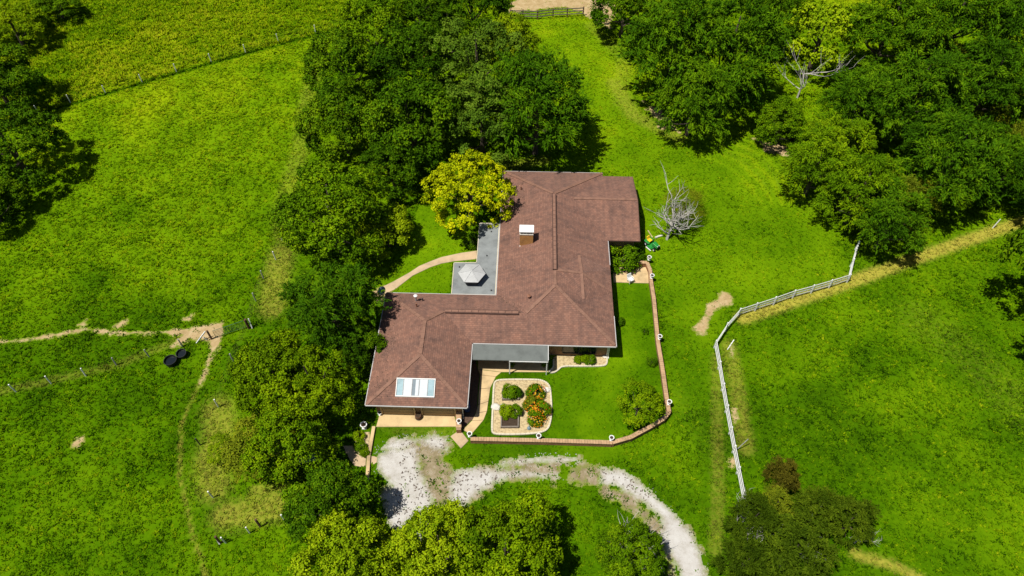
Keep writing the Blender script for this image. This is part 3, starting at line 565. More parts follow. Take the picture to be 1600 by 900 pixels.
# skylight on the garage roof
fz = lambda y: E0+SL*(y-32.4)
sk = MB()
def sp4(x0, x1, y0, y1, h0, h1): return [(x0,y0,fz(y0)+h0),(x1,y0,fz(y0)+h0),(x1,y1,fz(y1)+h0),(x0,y1,fz(y1)+h0),(x0,y0,fz(y0)+h1),(x1,y0,fz(y0)+h1),(x1,y1,fz(y1)+h1),(x0,y1,fz(y1)+h1)]
BF = [(3,2,1,0),(4,5,6,7),(0,1,5,4),(1,2,6,5),(2,3,7,6),(3,0,4,7)]
X0, X1, Y0, Y1 = -11.52, -7.98, 33.16, 34.78
for q in ((X0,X1,Y0,Y0+.07),(X0,X1,Y1-.07,Y1),(X0,X0+.07,Y0+.07,Y1-.07),(X1-.07,X1,Y0+.07,Y1-.07)): sk.add(sp4(*q,-.05,.14), BF)
skl = hb(sk, 'skylight', 'white'); xs = [X0+.07, -10.86, -10.08, -9.42, -8.66, X1-.07]
for i, mt in enumerate(('paneblue','panewhite','panegrey','panewhite','paneblue')):
    hb(MB().add(sp4(xs[i]+.03,xs[i+1]-.03,Y0+.08,Y1-.08,.02,.09), BF), 'pane', mt, skl)
    if i: hb(MB().add(sp4(xs[i]-.028,xs[i]+.028,Y0+.075,Y1-.075,.0,.12), BF), 'glazing_bar', 'greypipe', skl)
hb(MB().add(sp4(xs[2]+.32,xs[3]-.06,Y0+.12,Y1-.1,.09,.096), BF), 'blind', 'panewhite', skl)
# vents and pipes on the roof
def rz(x, y):
    return max(E0+SL*min(x-gx0,gx1-x,y-gy0,gy1-y) if gx0<x<gx1 and gy0<y<gy1 else 0, E0+SL*min(x-mx0,mx1-x,y-my0,my1-y) if mx0<x<mx1 and my0<y<my1 else 0, E0+SL*min(y-my0,gy1-y) if -9<x<0 and my0<y<gy1 else 0)
for x, y, h, mt, cap in ((-10.9,44.2,.75,'greypipe',1),(-10.25,44.25,.35,'darkmetal',0),(-10.7,43.2,.5,'terracotta',0),(.35,44.35,.3,'terracotta',1),(-.75,60.6,.45,'terracotta',0),(-8.9,38.2,.0,'greypipe',0)):
    if not h: continue
    z = rz(x, y); o = hb(MB().tube([(x,y,z-.15),(x,y,z+h)],.075,8), 'vent_pipe', mt)
    if cap: hb(MB().lathe([(.19,0),(.2,.06),(.05,.14)],(x,y,z+h),10), 'vent_cap', 'white' if h > .5 else 'terracotta', o)
for x, y in ((-3.9,54.6),(-4.2,51.),(-7.,49.3),(-3.5,46.2)): hb(MB().lathe([(.07,0),(.07,.12),(.02,.14)],(x,y,2.42),8), 'drain_pipe', 'darkmetal', fr)
m = MB()
for k in range(700):
    x, y = (random.uniform(-2.9,-.2), random.uniform(57,64)) if k < 260 else (random.uniform(-14.1,-12.2), random.uniform(33,45.4)) if k < 480 else (-2.95+random.gauss(0,.25)+ (t_ := random.uniform(0,3)), 45.5-t_+random.gauss(0,.25)) if k < 560 else (random.uniform(-14,8.6), random.uniform(33,64))
    z = rz(x, y)
    if z < 2.6: continue
    a = random.uniform(0,6.28); r_ = random.uniform(.03,.075); m.add([(x+r_*math.cos(a+q_*2.1), y+r_*math.sin(a+q_*2.1), z+.03+SL*0) for q_ in range(3)], [(0,1,2)])
hb(m, 'leaf_litter', 'mulch')['kind'] = 'stuff'
# satellite dish on the back corner of the garage roof
dl = Vector((*hw(-14.3,45.2),2.3)); dish = empty('satellite_dish', dl, 'grey blue satellite dish at the far corner of the garage roof', 'satellite dish')
m = MB(); nrm = Vector((-.35,-.25,.9)).normalized(); q = nrm.to_track_quat('Z','Y'); prof = [(.02,-.1),(.25,-.07),(.46,.0),(.47,.02),(.25,-.045),(.02,-.075)]
lm = MB().lathe(prof, n=18); m.add([tuple(q @ Vector(v_)+Vector((-.25,.15,.75))) for v_ in lm.v], lm.f); m.build('reflector', M['dish'], dish)
MB().tube([(.1,-.1,0),(.1,-.1,.5),(-.2,.1,.7)],.035).build('mast', M['greypipe'], dish); MB().tube([(-.25,.0,.6),(-.45,-.35,.9)],.02).box(-.5,-.4,-.42,-.32,.86,.95).build('feed_arm', M['white'], dish)
# ------------------------------------------------------------------ garden wall, urns
def run_wall(name, px, zt, label, cat, th=.3):
    pts = [Vector(P(u, v, zt)) for u, v in px]; o = pts[0]; e = empty(name, (o.x, o.y, 0), label, cat)
    for i, (a, b) in enumerate(zip(pts, pts[1:])):
        d = (b-a).normalized(); nrm = Vector((-d.y, d.x, 0)); L_ = (b-a).length
        q = [a - d*th*.5*(i > 0) + nrm*th/2, b + d*(th*.48) + nrm*th/2, b + d*(th*.48) - nrm*th/2, a - d*th*.5*(i > 0) - nrm*th/2]
        MB().prism([(t.x, t.y) for t in q], -.1, zt-.08+.002*i).build('wall_body', M['wallbrick'], e, (o.x, o.y, 0))
        n = max(1, int(L_/.24)); m = MB()
        for k in range(n):
            s0, s1 = a+d*(L_*k/n+.008), a+d*(L_*(k+1)/n-.008); j = random.uniform(-.006,.006)+.003*i; wv = nrm*(th/2+.04)
            t = [s0+wv, s1+wv, s1-wv, s0-wv]; m.prism([(p_.x, p_.y) for p_ in t], zt-.08, zt+j)
        m.build('coping', M['capbrick'], e, (o.x, o.y, 0))
    return e
run_wall('garden_wall', [(735,685.5),(853,687.8),(956.7,691),(985,683),(1015,667),(1037,654),(1045.5,643),(1042,624),(1035.5,578),(1028,533),(1021.5,465),(1017,437),(1016,421.7),(1011,410),(996,409.5)], .62, 'low brick garden wall with pale coping around the front lawn', 'garden wall')
run_wall('garage_wing_wall', [(716.5,644),(716.5,668)], .75, 'short brick wing wall at the right end of the garage apron', 'garden wall', .42)
def make_urn(loc, label, s=1., base=None):
    e = empty('garden_urn', loc, label, 'urn', 'white garden urns on the walls'); e.scale = (s, s, s)
    MB().box(-.17,.17,-.17,.17,0,.05).lathe([(.13,.05),(.1,.09),(.07,.14),(.11,.2),(.19,.3),(.23,.42),(.27,.47),(.27,.5),(.2,.5),(.19,.44)],n=14).build('bowl', M['white'], e, smooth=False)
    MB().lathe([(.185,.4),(.18,.45),(.05,.48)],n=12).build('soil', M['soil'], e)
    return e
UR = [(734,681,.62,'white urn beside the front walk at the left end of the garden wall'),(841.6,684,.62,'white urn on the front wall straight below the square flower bed'),(955,687,.62,'white urn on the front wall where it starts to slant away'),
      (1045,631,.62,'white urn on the wall beside the small round yard tree'),(1030.3,529,.62,'white urn halfway along the wall on the right of the lawn'),(1018.3,434,.62,'white urn on the wall at the paved side court'),
      (1014,405.5,.62,'white urn at the top end of the garden wall near the mower'),(717.5,661,.75,'white urn on the short wing wall beside the garage'),(569.5,668,.05,'large white urn in the shade left of the garage apron'),(594,648,.1,'small white urn at the left garage door frame')]
u0 = None
for i, (u, v, z, lb) in enumerate(UR):
    s = 1.2 if i == 8 else (.7 if i == 9 else .88)
    if i == 0: u0 = make_urn(P(u, v, z), lb, .88)
    else: copy_tree(u0, P(u, v, z), 0, lb, sc=(s,s,s))
# ------------------------------------------------------------------ fences
def lean(px, n): return px
def white_fence():
    k = [(1160.8,776),(1153,736),(1146.5,703),(1141,674),(1135,640),(1129,606),(1123.5,572),(1117.5,539),(1135,512),(1155,489.5),(1181,481),(1210,471.5),(1240,461),(1269,453),(1297,445),(1325.5,436),(1331,412),(1339,385)]
    pts = [Vector(P(u, v, .5)) for u, v in k]; o = pts[0].copy(); o.z = 0
    e = empty('paddock_fence', o, 'white three rail fence bending around the right hand paddock', 'fence')
    for i, q in enumerate(pts): bevel(MB().box(q.x-.065,q.x+.065,q.y-.065,q.y+.065,-.1,1.3).lathe([(.1,1.3),(.09,1.33),(.01,1.38)],(q.x,q.y,0),4).build('post', M['white'], e, o), .006)
    for a, b in zip(pts, pts[1:]):
        for z in (.35,.75,1.15):
            d = (b-a).normalized()*.066; MB().bar((a.x+d.x,a.y+d.y,z+random.uniform(-.02,.02)), (b.x-d.x,b.y-d.y,z+random.uniform(-.02,.02)), .045, .14).build('rail', M['white'], e, o)
white_fence()
def wire_fence(px, label, mats, h=1.25, wires=4, rad=.065, gap=()):
    pts = [Vector(P(u, v)) for u, v in px]; o = pts[0].copy(); e = empty('wire_fence', o, label, 'fence')
    for i, q in enumerate(pts):
        mt = mats[i] if isinstance(mats, (list, tuple)) else mats; r_ = .1 if mt == 'brownwood' else rad
        MB().tube([(q.x,q.y,-.1),(q.x+random.uniform(-.05,.05),q.y+random.uniform(-.05,.05),h*(1.12 if mt == 'brownwood' else random.uniform(.95,1.05)))], r_, 7).build('post', M[mt], e, o)
    for i, (a, b) in enumerate(zip(pts, pts[1:])):
        if i in gap: continue
        m = MB()
        for k in range(wires):
            z = h*(.25+.72*k/(wires-1)); m.tube([a+Vector((0,0,z)), (a+b)/2+Vector((0,0,z-.03)), b+Vector((0,0,z))], .004, 3)
        m.build('wire', M['rust'], e, o)['kind'] = 'stuff'
wire_fence([(60,176),(110,160),(165,145),(222,128),(276,112),(330,96),(384,82),(435,64.5),(493,50.6),(550,38),(600,27)], 'long wire fence on white posts crossing the upper left pasture', 'white')
wire_fence([(-40,628),(25,612),(80,599),(134,587),(182,570),(233,557),(285,541),(331,530)], 'wire fence on white posts running in from the left edge to the gate', ['white','white','white','white','greypipe','greypipe','greypipe','brownwood'])
wire_fence([(389,512),(400,470),(412,435),(431,405),(441,375),(452,345)], 'wire fence climbing beside the leafy trees left of the house', ['brownwood','greypipe','greypipe','white','greypipe','greypipe'])
wire_fence([(389,513),(365,565),(341,635),(313,695),(333,777),(344,848),(352.5,847.7),(390,832),(407,823),(445,813),(480,800)], 'wire fence curving around the unmown strip below the gate', ['brownwood','greypipe','white','darkmetal','white','brownwood','white','white','brownwood','white','greypipe'])
# gate and its braced posts
def gate():
    a, b = Vector(P(336,529)), Vector(P(386,512)); e = empty('field_gate', a, 'green tube gate standing shut between the brown braced posts', 'gate'); m = MB()
    d = b-a
    f = lambda t, z: a+d*t+Vector((0,0,z))
    MB().tube([f(.04,.2),f(.04,1.2),f(.97,1.2),f(.97,.2),f(.04,.2)], .03, 6).build('frame', M['gategreen'], e, a)
    for z in (.42,.62,.82,1.0): MB().tube([f(.05,z),f(.96,z)], .02, 5).build('bar', M['gategreen'], e, a)
    MB().tube([f(.5,.2),f(.5,1.2)], .02, 5).build('brace', M['gategreen'], e, a)
gate()
def brace(px0, z0, px1, label):
    a, b = Vector(P(*px0, z0)), Vector(P(*px1, .02)); o = Vector((b.x, b.y, 0))
    e = tag(MB().bar(a-o, b-o, .1, .1).build('brace_rail', M['white']), label, 'brace rail'); e.location = o
brace((320.5,518),1.1,(307,536),'white brace rail leaning on the left brown gate post'); brace((318,527),.5,(324,531),'short white brace rail low on the left gate post'); brace((388,498),1.2,(394,513),'white brace rail leaning beside the right gate post')
brace((336,838),1.,(343,850),'white brace rail against the lower brown corner post')
def farm_fence():
    k = [(798,29),(817,29),(839.5,30),(864,27),(886,26),(911,24.5)]; pts = [Vector(P(u, v)) for u, v in k]; o = pts[0]; e = empty('rail_fence', o, 'weathered brown rail fence at the far end of the grass strip', 'fence')
    for q in pts: MB().box(q.x-.09,q.x+.09,q.y-.09,q.y+.09,-.1,1.5).build('post', M['rust'], e, o)
    for a, b in zip(pts, pts[1:]):
        for z in (.45,.9,1.35): MB().bar(a+Vector((0,-.1,z)), b+Vector((0,-.1,z+random.uniform(-.04,.04))), .05, .15).build('rail', M['wood'], e, o)
farm_fence()
# ------------------------------------------------------------------ small things on the ground
def trough(px, r_, label, tilt=0):
    c = P(*px); m = MB().lathe([(r_*.9,0),(r_,.5),(r_*1.04,.5),(r_*1.04,.54),(r_*.95,.54),(r_*.86,.1)], n=22); e = empty('water_trough', c, label, 'trough', 'black water tubs below the gate'); e.rotation_euler = (tilt, 0, 0)
    m.build('tub', M['black'], e); MB().lathe([(r_*.9,.3),(r_*.9,.32)], n=20).build('water', M['glass'], e)
trough((268.6,567), .6, 'larger black round water tub lying lower in the grass'); trough((285.8,555.5), .48, 'smaller black water tub nearest to the gate', .12)
def mower():
    e = empty('riding_mower', P(1018,384.5), 'green riding mower with yellow seat parked by the bare tree', 'riding mower', rz=R(-52))
    G, Yl, K = M['green'], M['yellow'], M['black']
    m = MB().add([(.18,-.27,.42),(.95,-.24,.42),(.95,.24,.42),(.18,.27,.42),(.2,-.25,.84),(.86,-.2,.72),(.86,.2,.72),(.2,.25,.84)], BF); hood = bevel(m.build('hood', G, e), .05, 2)
    MB().box(.952,.97,-.2,.2,.45,.68).build('grille', K, hood)
    for y in (-.13,.13): MB().lathe([(.05,0),(.05,.02)],(0,0,0),8).build('headlight', M['white'], hood).location = (.9,y,.70)
    bevel(MB().box(-.85,-.1,-.5,-.2,.48,.6).box(-.85,-.1,.2,.5,.48,.6).box(-.86,-.35,-.2,.2,.46,.58).build('fender', G, e), .04, 2)
    bevel(MB().box(-.1,.35,-.42,.42,.3,.36).build('footboard', G, e), .02)
    s = bevel(MB().box(-.62,-.18,-.23,.23,.6,.7).add([(-.68,-.22,.66),(-.58,-.22,.66),(-.58,.22,.66),(-.68,.22,.66),(-.8,-.2,1.05),(-.7,-.2,1.05),(-.7,.2,1.05),(-.8,.2,1.05)], BF).build('seat', Yl, e), .03, 2)
    MB().tube([(.22,0,.8),(.05,0,1.0)],.03).build('steering_column', K, e)
    st = MB(); ring = [(.05+.07*math.sin(a)*.6, .2*math.cos(a), 1.0+.2*math.sin(a)*.7+.0) for a in np.linspace(0,6.283,17)]; st.tube(ring,.018,6); st.bar(ring[0],ring[8],.03,.02); st.build('steering_wheel', K, e)
    bevel(MB().prism([(-.25,-.6),(.35,-.6),(.5,-.35),(.5,.35),(.35,.55),(-.25,.55)],.14,.28).build('mower_deck', Yl if 0 else G, e), .03)
    for x, r_, wd, t in ((-.52,.27,.24,.42),(.7,.2,.16,.38)):
        for sgn in (-1,1):
            l = MB().lathe([(r_*.55,-wd/2),(r_*.95,-wd/2),(r_,-wd/4),(r_,wd/4),(r_*.95,wd/2),(r_*.55,wd/2)], n=16); rot = Matrix.Rotation(R(90),3,'X')
            wv = MB().add([tuple(rot @ Vector(q)+Vector((x,sgn*t,r_))) for q in l.v], l.f).build('wheel', K, e)
            l = MB().lathe([(r_*.5,-wd/2-.01),(r_*.5,wd/2+.01)], n=12); MB().add([tuple(rot @ Vector(q)+Vector((x,sgn*t,r_))) for q in l.v], l.f).build('rim', Yl if sgn < 0 and 0 else M['white'], wv)
    MB().bar((-.2,-.72,.2),(.55,-.72,.16),.1,.06).build('side_bar', M['white'], e)
mower()
def logs():
    for u, v, r_, a, L_, lb in ((1029,370.5,.12,.4,.9,'pale cut log lying behind the riding mower'),(1016,366,.06,1.9,1.2,'thin pale branch end lying beside the yellow seat')):
        c = P(u, v); e = empty('cut_log', (c[0], c[1], 0), lb, 'log', rz=a)
        MB().tube([(-L_/2,0,r_),(0,.02,r_),(L_/2,0,r_)], [r_,r_*.95,r_*.9], 8).build('bark', M['stone'] if r_ > .1 else M['bed'], e)
logs()
c = P(1141.5,539); o = tag(MB().bar((-.45,-.6,.06),(.45,.6,.06),.09,.04).build('fallen_rail', M['white']), 'loose white fence rail lying in the grass by the fence corner', 'rail'); o.location = (c[0], c[1], 0)
c = P(1551,356); o = tag(MB().tube([(0,0,-.1),(.25,.1,1.3)],.06,7).build('marker_post', M['white']), 'lone leaning white post beside the mown strip at the right', 'post'); o.location = c
c = P(1149,704); o = tag(MB().tube([(0,0,-.1),(.85,.35,1.5)],.04,7).build('leaning_pole', M['greypipe']), 'grey pole leaning out over the lower part of the white fence', 'pole'); o.location = c
def chair():
    e = empty('garden_chair', P(984.5,440.5,.09), 'white garden chair standing on the paved side court', 'chair', rz=.5); Wt = M['white']
    bevel(MB().box(-.28,.28,-.26,.26,.4,.45).build('seat', Wt, e), .02); bevel(MB().add([(-.28,.22,.45),(.28,.22,.45),(.28,.28,.45),(-.28,.28,.45),(-.27,.38,.95),(.27,.38,.95),(.27,.44,.95),(-.27,.44,.95)], BF).build('backrest', Wt, e), .02)
    for x in (-.25,.25):
        for y in (-.22,.22): MB().bar((x,y,0),(x*.95,y*.95,.4),.05,.05).build('leg', Wt, e)
        MB().box(x-.035,x+.035,-.25,.26,.62,.66).bar((x,-.22,.45),(x,-.22,.62),.04,.04).build('armrest', Wt, e)
chair()
def acbox():
    e = empty('air_conditioner', (*hw(-14.05,41.3),0), 'pale air conditioning unit against the west wall of the garage', 'air conditioner', rz=YAW)
    b = bevel(MB().box(-.38,.38,-.38,.38,.08,.85).build('casing', M['stone'], e), .03); MB().lathe([(.3,.86),(.3,.88),(.05,.89)],n=14).build('fan_grille', M['darkmetal'], e); MB().box(-.45,.45,-.45,.45,-.05,.08).build('base_pad', M['kerb'], e)
    for k in range(5): MB().box(-.36,.36,-.395,-.381,.18+k*.13,.24+k*.13).build('louvre', M['white'], b)
acbox()
def bin_(loc, label, col, nm='wheeled_bin', s=1.):
    e = empty(nm, loc, label, 'bin', rz=.1); e.scale = (s,s,s)
    bevel(MB().add([(-.22,-.26,.08),(.22,-.26,.08),(.22,.26,.08),(-.22,.26,.08),(-.28,-.33,1.),(.28,-.33,1.),(.28,.33,1.),(-.28,.33,1.)], BF).build('body', M[col], e), .03)
    bevel(MB().box(-.3,.3,-.35,.36,1.,1.06).build('lid', M[col], e), .02); MB().bar((-.25,.38,.95),(.25,.38,.95),.04,.04).build('handle', M['black'], e)
    for x in (-.24,.24):
        l = MB().lathe([(.1,-.03),(.1,.03)],n=10); rot = Matrix.Rotation(R(90),3,'Y'); MB().add([tuple(rot @ Vector(q)+Vector((x,.3,.1))) for q in l.v], l.f).build('wheel', M['black'], e)
bin_((*hw(-5.2,33.6),.03), 'blue wheeled bin in the shade beside the garage wall', 'blue')
def cask():
    e = empty('wooden_cask', (*hw(-9.62,32.6),.1), 'brown half cask planter between the two garage doors', 'planter')
    MB().lathe([(.24,0),(.3,.2),(.31,.34),(.28,.5),(.24,.5),(.24,.42)],n=14).build('staves', M['brownwood'], e); MB().lathe([(.312,.1),(.318,.14),(.312,.18)],n=14).build('hoop', M['darkmetal'], e); MB().lathe([(.24,.4),(.23,.44),(.02,.46)],n=12).build('soil', M['soil'], e)
cask()
def table():
    e = empty('garden_table', P(483,722), 'teal garden table almost hidden in the shade under the trees', 'table', rz=.3)
    bevel(MB().box(-.7,.7,-.4,.4,.7,.74).build('tabletop', M['dish'], e), .01)
    for x in (-.6,.6):
        for y in (-.3,.3): MB().bar((x,y,0),(x,y,.7),.05,.05).build('leg', M['darkmetal'], e)
table()
# raised planter boxes and stones in the square bed
def planter(px, label):
    q = [P(u, v, .3) for u, v in px]; o = Vector((q[0][0], q[0][1], .05)); e = empty('raised_planter', o, label, 'planter box')
    for a, b in zip(q, q[1:]+q[:1]):
        d = (Vector(b)-Vector(a)).normalized()*.05; MB().bar((a[0]-d.x*.9,a[1]-d.y*.9,.19),(b[0]-d.x*1.1,b[1]-d.y*1.1,.19),.1,.3).build('board', M['wood'], e, o)
    MB().prism([(x,y) for x,y,z in q], .05, .22).build('soil', M['soil'], e, o)
planter(z6([(250,510),(450,508),(447,648),(246,650)]), 'lower grey wooden planter box with bare soil in the square bed'); planter(z6([(262,205),(460,200),(455,322),(262,326)]), 'upper wooden planter box overgrown with vegetables in the square bed')
for u, v, s, lb in ((774.5,636.5,.5,'pale flat stone at the left kerb of the square bed'),(786,634,.3,'small pale stone between the two planter boxes'),(854,610,.4,'pale boulder in the top right corner of the square bed'),(857,645,.35,'tan boulder at the right kerb beside the flowering shrubs'),(945,557.5,.3,'pale rock at the house corner by the downspout'),(573,693,.4,'tan rock in the small bed left of the kerb wall')):
    m = MB().lathe([(s*.6,0),(s,s*.15),(s*.9,s*.45),(s*.4,s*.6)],n=7); m.v = [(x*random.uniform(.8,1.15),y*random.uniform(.6,.95),z*random.uniform(.85,1.1)) for x,y,z in m.v]
    o = bevel(tag(m.build('garden_stone', M['stone'] if 'pale' in lb else M['bed']), lb, 'stone'), .05, 2); o.location = P(u, v, .04)
m = MB().lathe([(.16,0),(.19,.12),(.12,.25),(.05,.32)],n=12).box(-.03,.03,.1,.3,.12,.2); o = bevel(tag(m.build('garden_ornament', M['dish'], None), 'small grey blue ornament at the bottom of the square bed', 'ornament'), .02); o.location = P(826.5,670,.05)
# white crushed stones thrown along the driveway edge are part of its surface: pieces of real stone
pts = []
while len(pts) < 1500:
    q = GW[random.choice((0,0,1,3,3,2,4,5))]; xs_ = [p[0] for p in q]; ys_ = [p[1] for p in q]; pts.append((random.uniform(min(xs_)-.5,max(xs_)+.5), random.uniform(min(ys_)-.5,max(ys_)+.5)))
pa = np.array(pts); d = np.max([sdist(pa[:,0], pa[:,1], q) for q in GW], 0); pa = pa[(d > -.45) & (d < .7)]
m = MB()
for x, y in pa:
    r_ = random.uniform(.03,.08); a = random.uniform(0,6.28); m.add([(x+r_*math.cos(a+k*2.1),y+r_*math.sin(a+k*2.1),.0) for k in range(3)]+[(x+r_*.2,y,r_*1.1+.03)], [(0,1,3),(1,2,3),(2,0,3)])
tag(m.build('loose_stones', M['pale_stones']), kind='stuff')
pa = np.array([(random.uniform(-10,12), random.uniform(20,32)) for _ in range(5000)]); d = np.max([sdist(pa[:,0], pa[:,1], q) for q in GW], 0); pa = pa[d > .15][:260]; m = MB()
for x, y in pa:                                   # weeds and dark leaves lying on the pale stone
    for k in range(4):
        r_ = random.uniform(.04,.12); a = random.uniform(0,6.28); m.add([(x,y,.03),(x+r_*math.cos(a),y+r_*math.sin(a),.09),(x+r_*math.cos(a+.8),y+r_*math.sin(a+.8),.07)], [(0,1,2)])
tag(m.build('weeds', M['mulch']), kind='stuff')
# ------------------------------------------------------------------ trees and shrubs
def unit(a): return a/np.maximum(np.linalg.norm(a, axis=1, keepdims=True), 1e-6)
def crown_mesh(seed, lobes, nc, per, L0, W0, cr=.16, style='broad', up=.5, inner=.25, flat=.7):
    """leaves spread in clumps over the outside of a crown of radius 1 whose lobes are (x, y, z, rx, ry, rz)"""
    g = np.random.default_rng(seed); lo = np.array(lobes, float); area = lo[:,3]*lo[:,4]+lo[:,3]*lo[:,5]; pk = g.choice(len(lo), nc*3, p=area/area.sum())
    d = unit(g.normal(size=(nc*3, 3))); d[:,2] = np.where(d[:,2] < -.35, -d[:,2], d[:,2]); rr = np.where(g.random(nc*3) < inner, g.uniform(.3,.65,nc*3), g.uniform(.82,1.12,nc*3))
    ld = unit(lo[pk,:3] - np.array([0,0,.85])); dt = np.sum(d*ld, axis=1); fl = dt < -.1; d[fl] = d[fl] - 2*dt[fl][:,None]*ld[fl]
    c = lo[pk,:3] + d*lo[pk,3:]*rr[:,None]; lob = g.random(len(lo))[pk]
    ins = np.zeros(len(c), bool)
    for k in range(len(lo)):
        q = (np.linalg.norm((c-lo[k,:3])/lo[k,3:], axis=1) < .72) & (pk != k) & (g.random(len(c)) < .93); ins |= q
    c, d, lob = c[~ins][:nc], d[~ins][:nc], lob[~ins][:nc]; n = len(c); cs = g.uniform(.55,1.45,n)*cr; cl_r = g.random(n)
    ci = np.repeat(np.arange(n), per); D = d[ci]; m = len(ci)
    if style == 'broad':
        o = g.normal(size=(m,3))*.43; o[:,2] *= flat; o = np.where(np.linalg.norm(o,axis=1,keepdims=True) > 1.25, o*.6, o); p_ = c[ci] + o*cs[ci][:,None]
        nm = unit(D*.5 + unit(o)*.5 + np.array([0,0,up]) + g.normal(size=(m,3))*.45)
        t = unit(np.cross(nm, g.normal(size=(m,3))))
    else:                                              # drooping sprays that fan outward
        a = g.random(m); side = g.normal(size=(m,3))*.38; out = unit(D*np.array([1,1,.25]) + np.array([0,0,.12]))
        p_ = c[ci] + out[...]*((a-.45)*2.0*cs[ci])[:,None] + side*(cs[ci]*(1.15-a))[:,None] - np.array([0,0,1])*(a*a*.55*cs[ci])[:,None]
        t = unit(out + g.normal(size=(m,3))*.42 - np.array([0,0,.35])*a[:,None]); nm = unit(np.array([0,0,.9]) + D*.5 + g.normal(size=(m,3))*.4); nm = unit(nm - t*np.sum(nm*t,axis=1,keepdims=True))
    b = np.cross(nm, t); L = (L0*g.uniform(.65,1.35,m))[:,None]; Wd = (W0*g.uniform(.7,1.3,m))[:,None]
    dr = nm*L*.22
    v = np.stack([p_-t*L/2-dr, p_-b*Wd/2+dr*.3, p_+t*L/2-dr, p_+b*Wd/2+dr*.3], 1).reshape(-1,3)
    rnd = np.clip(.3*lob[ci]+.32*cl_r[ci]+.38*g.random(m), 0, 1)
    return npmesh('crown', v, np.arange(len(v)).reshape(-1,4), {'rnd': np.repeat(rnd, 4)})
def lobes_of(seed, n, spread=.55, r_=(.42,.6), zc=1., squash=.85, top=.4):
    g = random.Random(seed); L = [(0,0,zc+.1,.62,.62,.62*squash)]
    for k in range(n):
        a = 6.283*k/n+g.uniform(-.4,.4); s = spread*g.uniform(.75,1.12); q = g.uniform(*r_); L.append((s*math.cos(a), s*math.sin(a), zc+g.uniform(-.32,.22), q, q, q*squash))
    for k in range(2): a = g.uniform(0,6.28); q = g.uniform(.35,.48); L.append((.28*math.cos(a), .28*math.sin(a), zc+top*g.uniform(.7,1.1), q, q, q*squash))
    return L
def cauli(seed, n, r_, zc=1., rad=.74, squash=.95, low=-.6):
    """many small sub-crowns set over a dome, so that deep gaps stay between them"""
    g = random.Random(seed); L = [(0,0,zc,.5,.5,.5*squash)]
    for k in range(n):
        z = low + (1-low)*(k+.5)/n; a = k*2.39996+g.uniform(-.35,.35); s = math.sqrt(max(0,1-z*z)); q = g.uniform(*r_); t = rad*g.uniform(.82,1.16)
        L.append((s*math.cos(a)*t, s*math.sin(a)*t, zc+z*t*squash, q, q, q*.85))
    return L
def cone_lobes(seed, h=2.3, n=6, r0=.95):
    g = random.Random(seed); L = []
    for k in range(n):
        t = k/(n-1); q = r0*(1-t)**.8*.62+.14; m = 4 if t < .5 else (3 if t < .8 else 1)
        for j in range(m):
            a = 6.283*j/m+k*.9+g.uniform(-.3,.3); s = (r0*(1-t)**.9*.55)*(m > 1); L.append((s*math.cos(a), s*math.sin(a), .35+t*(h-.5), q, q, q*.7))
    return L
def trunk_mesh(lobes, seed, r0=.055, limbs=6, reach=.8):
    g = random.Random(seed); m = MB(); zt = max(q[2] for q in lobes); m.tube([(0,0,-.03),(.01,0,.25),(.02,-.01,zt*.6),(0,.02,zt)], [r0*1.25,r0,r0*.7,r0*.2], 7)
    for q in random.Random(seed).sample(lobes[1:], min(limbs, len(lobes)-1)):
        z = q[2]*g.uniform(.35,.6); m.tube([(0,0,z),(q[0]*.5,q[1]*.5,z+(q[2]-z)*.4),(q[0]*reach,q[1]*reach,q[2]-.05)], [r0*.5,r0*.35,r0*.1], 5)
    me = bpy.data.meshes.new('trunk'); me.from_pydata(m.v, [], m.f); me.update(); me.materials.append(M['bark']); return me
KIND = {}
def kind(nm, lobes, seed, nc, per, L0, W0, **kw):
    KIND[nm] = (crown_mesh(seed, lobes, nc, per, L0, W0, **kw), trunk_mesh(lobes, seed))
for i in range(3): kind('oak%d' % i, cauli(10+i, 17, (.24,.36)), 20+i, 560, 40, .054, .034, cr=.105, up=.25, inner=.1)
for i in range(2): kind('big%d' % i, cauli(30+i, 27, (.18,.29), rad=.8), 33+i, 620, 34, .048, .03, cr=.085, up=.25, inner=.1)
kind('round', cauli(41, 30, (.2,.28), rad=.74), 42, 800, 32, .044, .029, cr=.08, up=.25, inner=.1)
kind('gold', cauli(51, 46, (.14,.2), rad=.8), 52, 720, 30, .04, .03, cr=.064, up=.35, inner=.06, flat=.8)
for i in range(3): kind('fir%d' % i, cauli(60+i, 18, (.22,.34), 1.0, .76, .9), 62+i, 420, 40, .085, .022, cr=.15, style='spray', inner=.1)
kind('cone', cone_lobes(71), 72, 640, 24, .11, .026, cr=.18, style='spray')
kind('cedar', lobes_of(81, 9, .66, (.28,.42), .8, .8, .4), 82, 520, 30, .085, .02, cr=.16, style='spray')
kind('open', lobes_of(91, 7, .6, (.25,.4), .9, .8), 92, 240, 22, .07, .035, cr=.12)
kind('shrub', lobes_of(95, 6, .45, (.4,.55), .6, .75), 96, 170, 22, .13, .08, cr=.2)
kind('sparse', lobes_of(97, 7, .62, (.22,.36), 1.05, .9), 98, 210, 24, .07, .045, cr=.11, inner=.1)
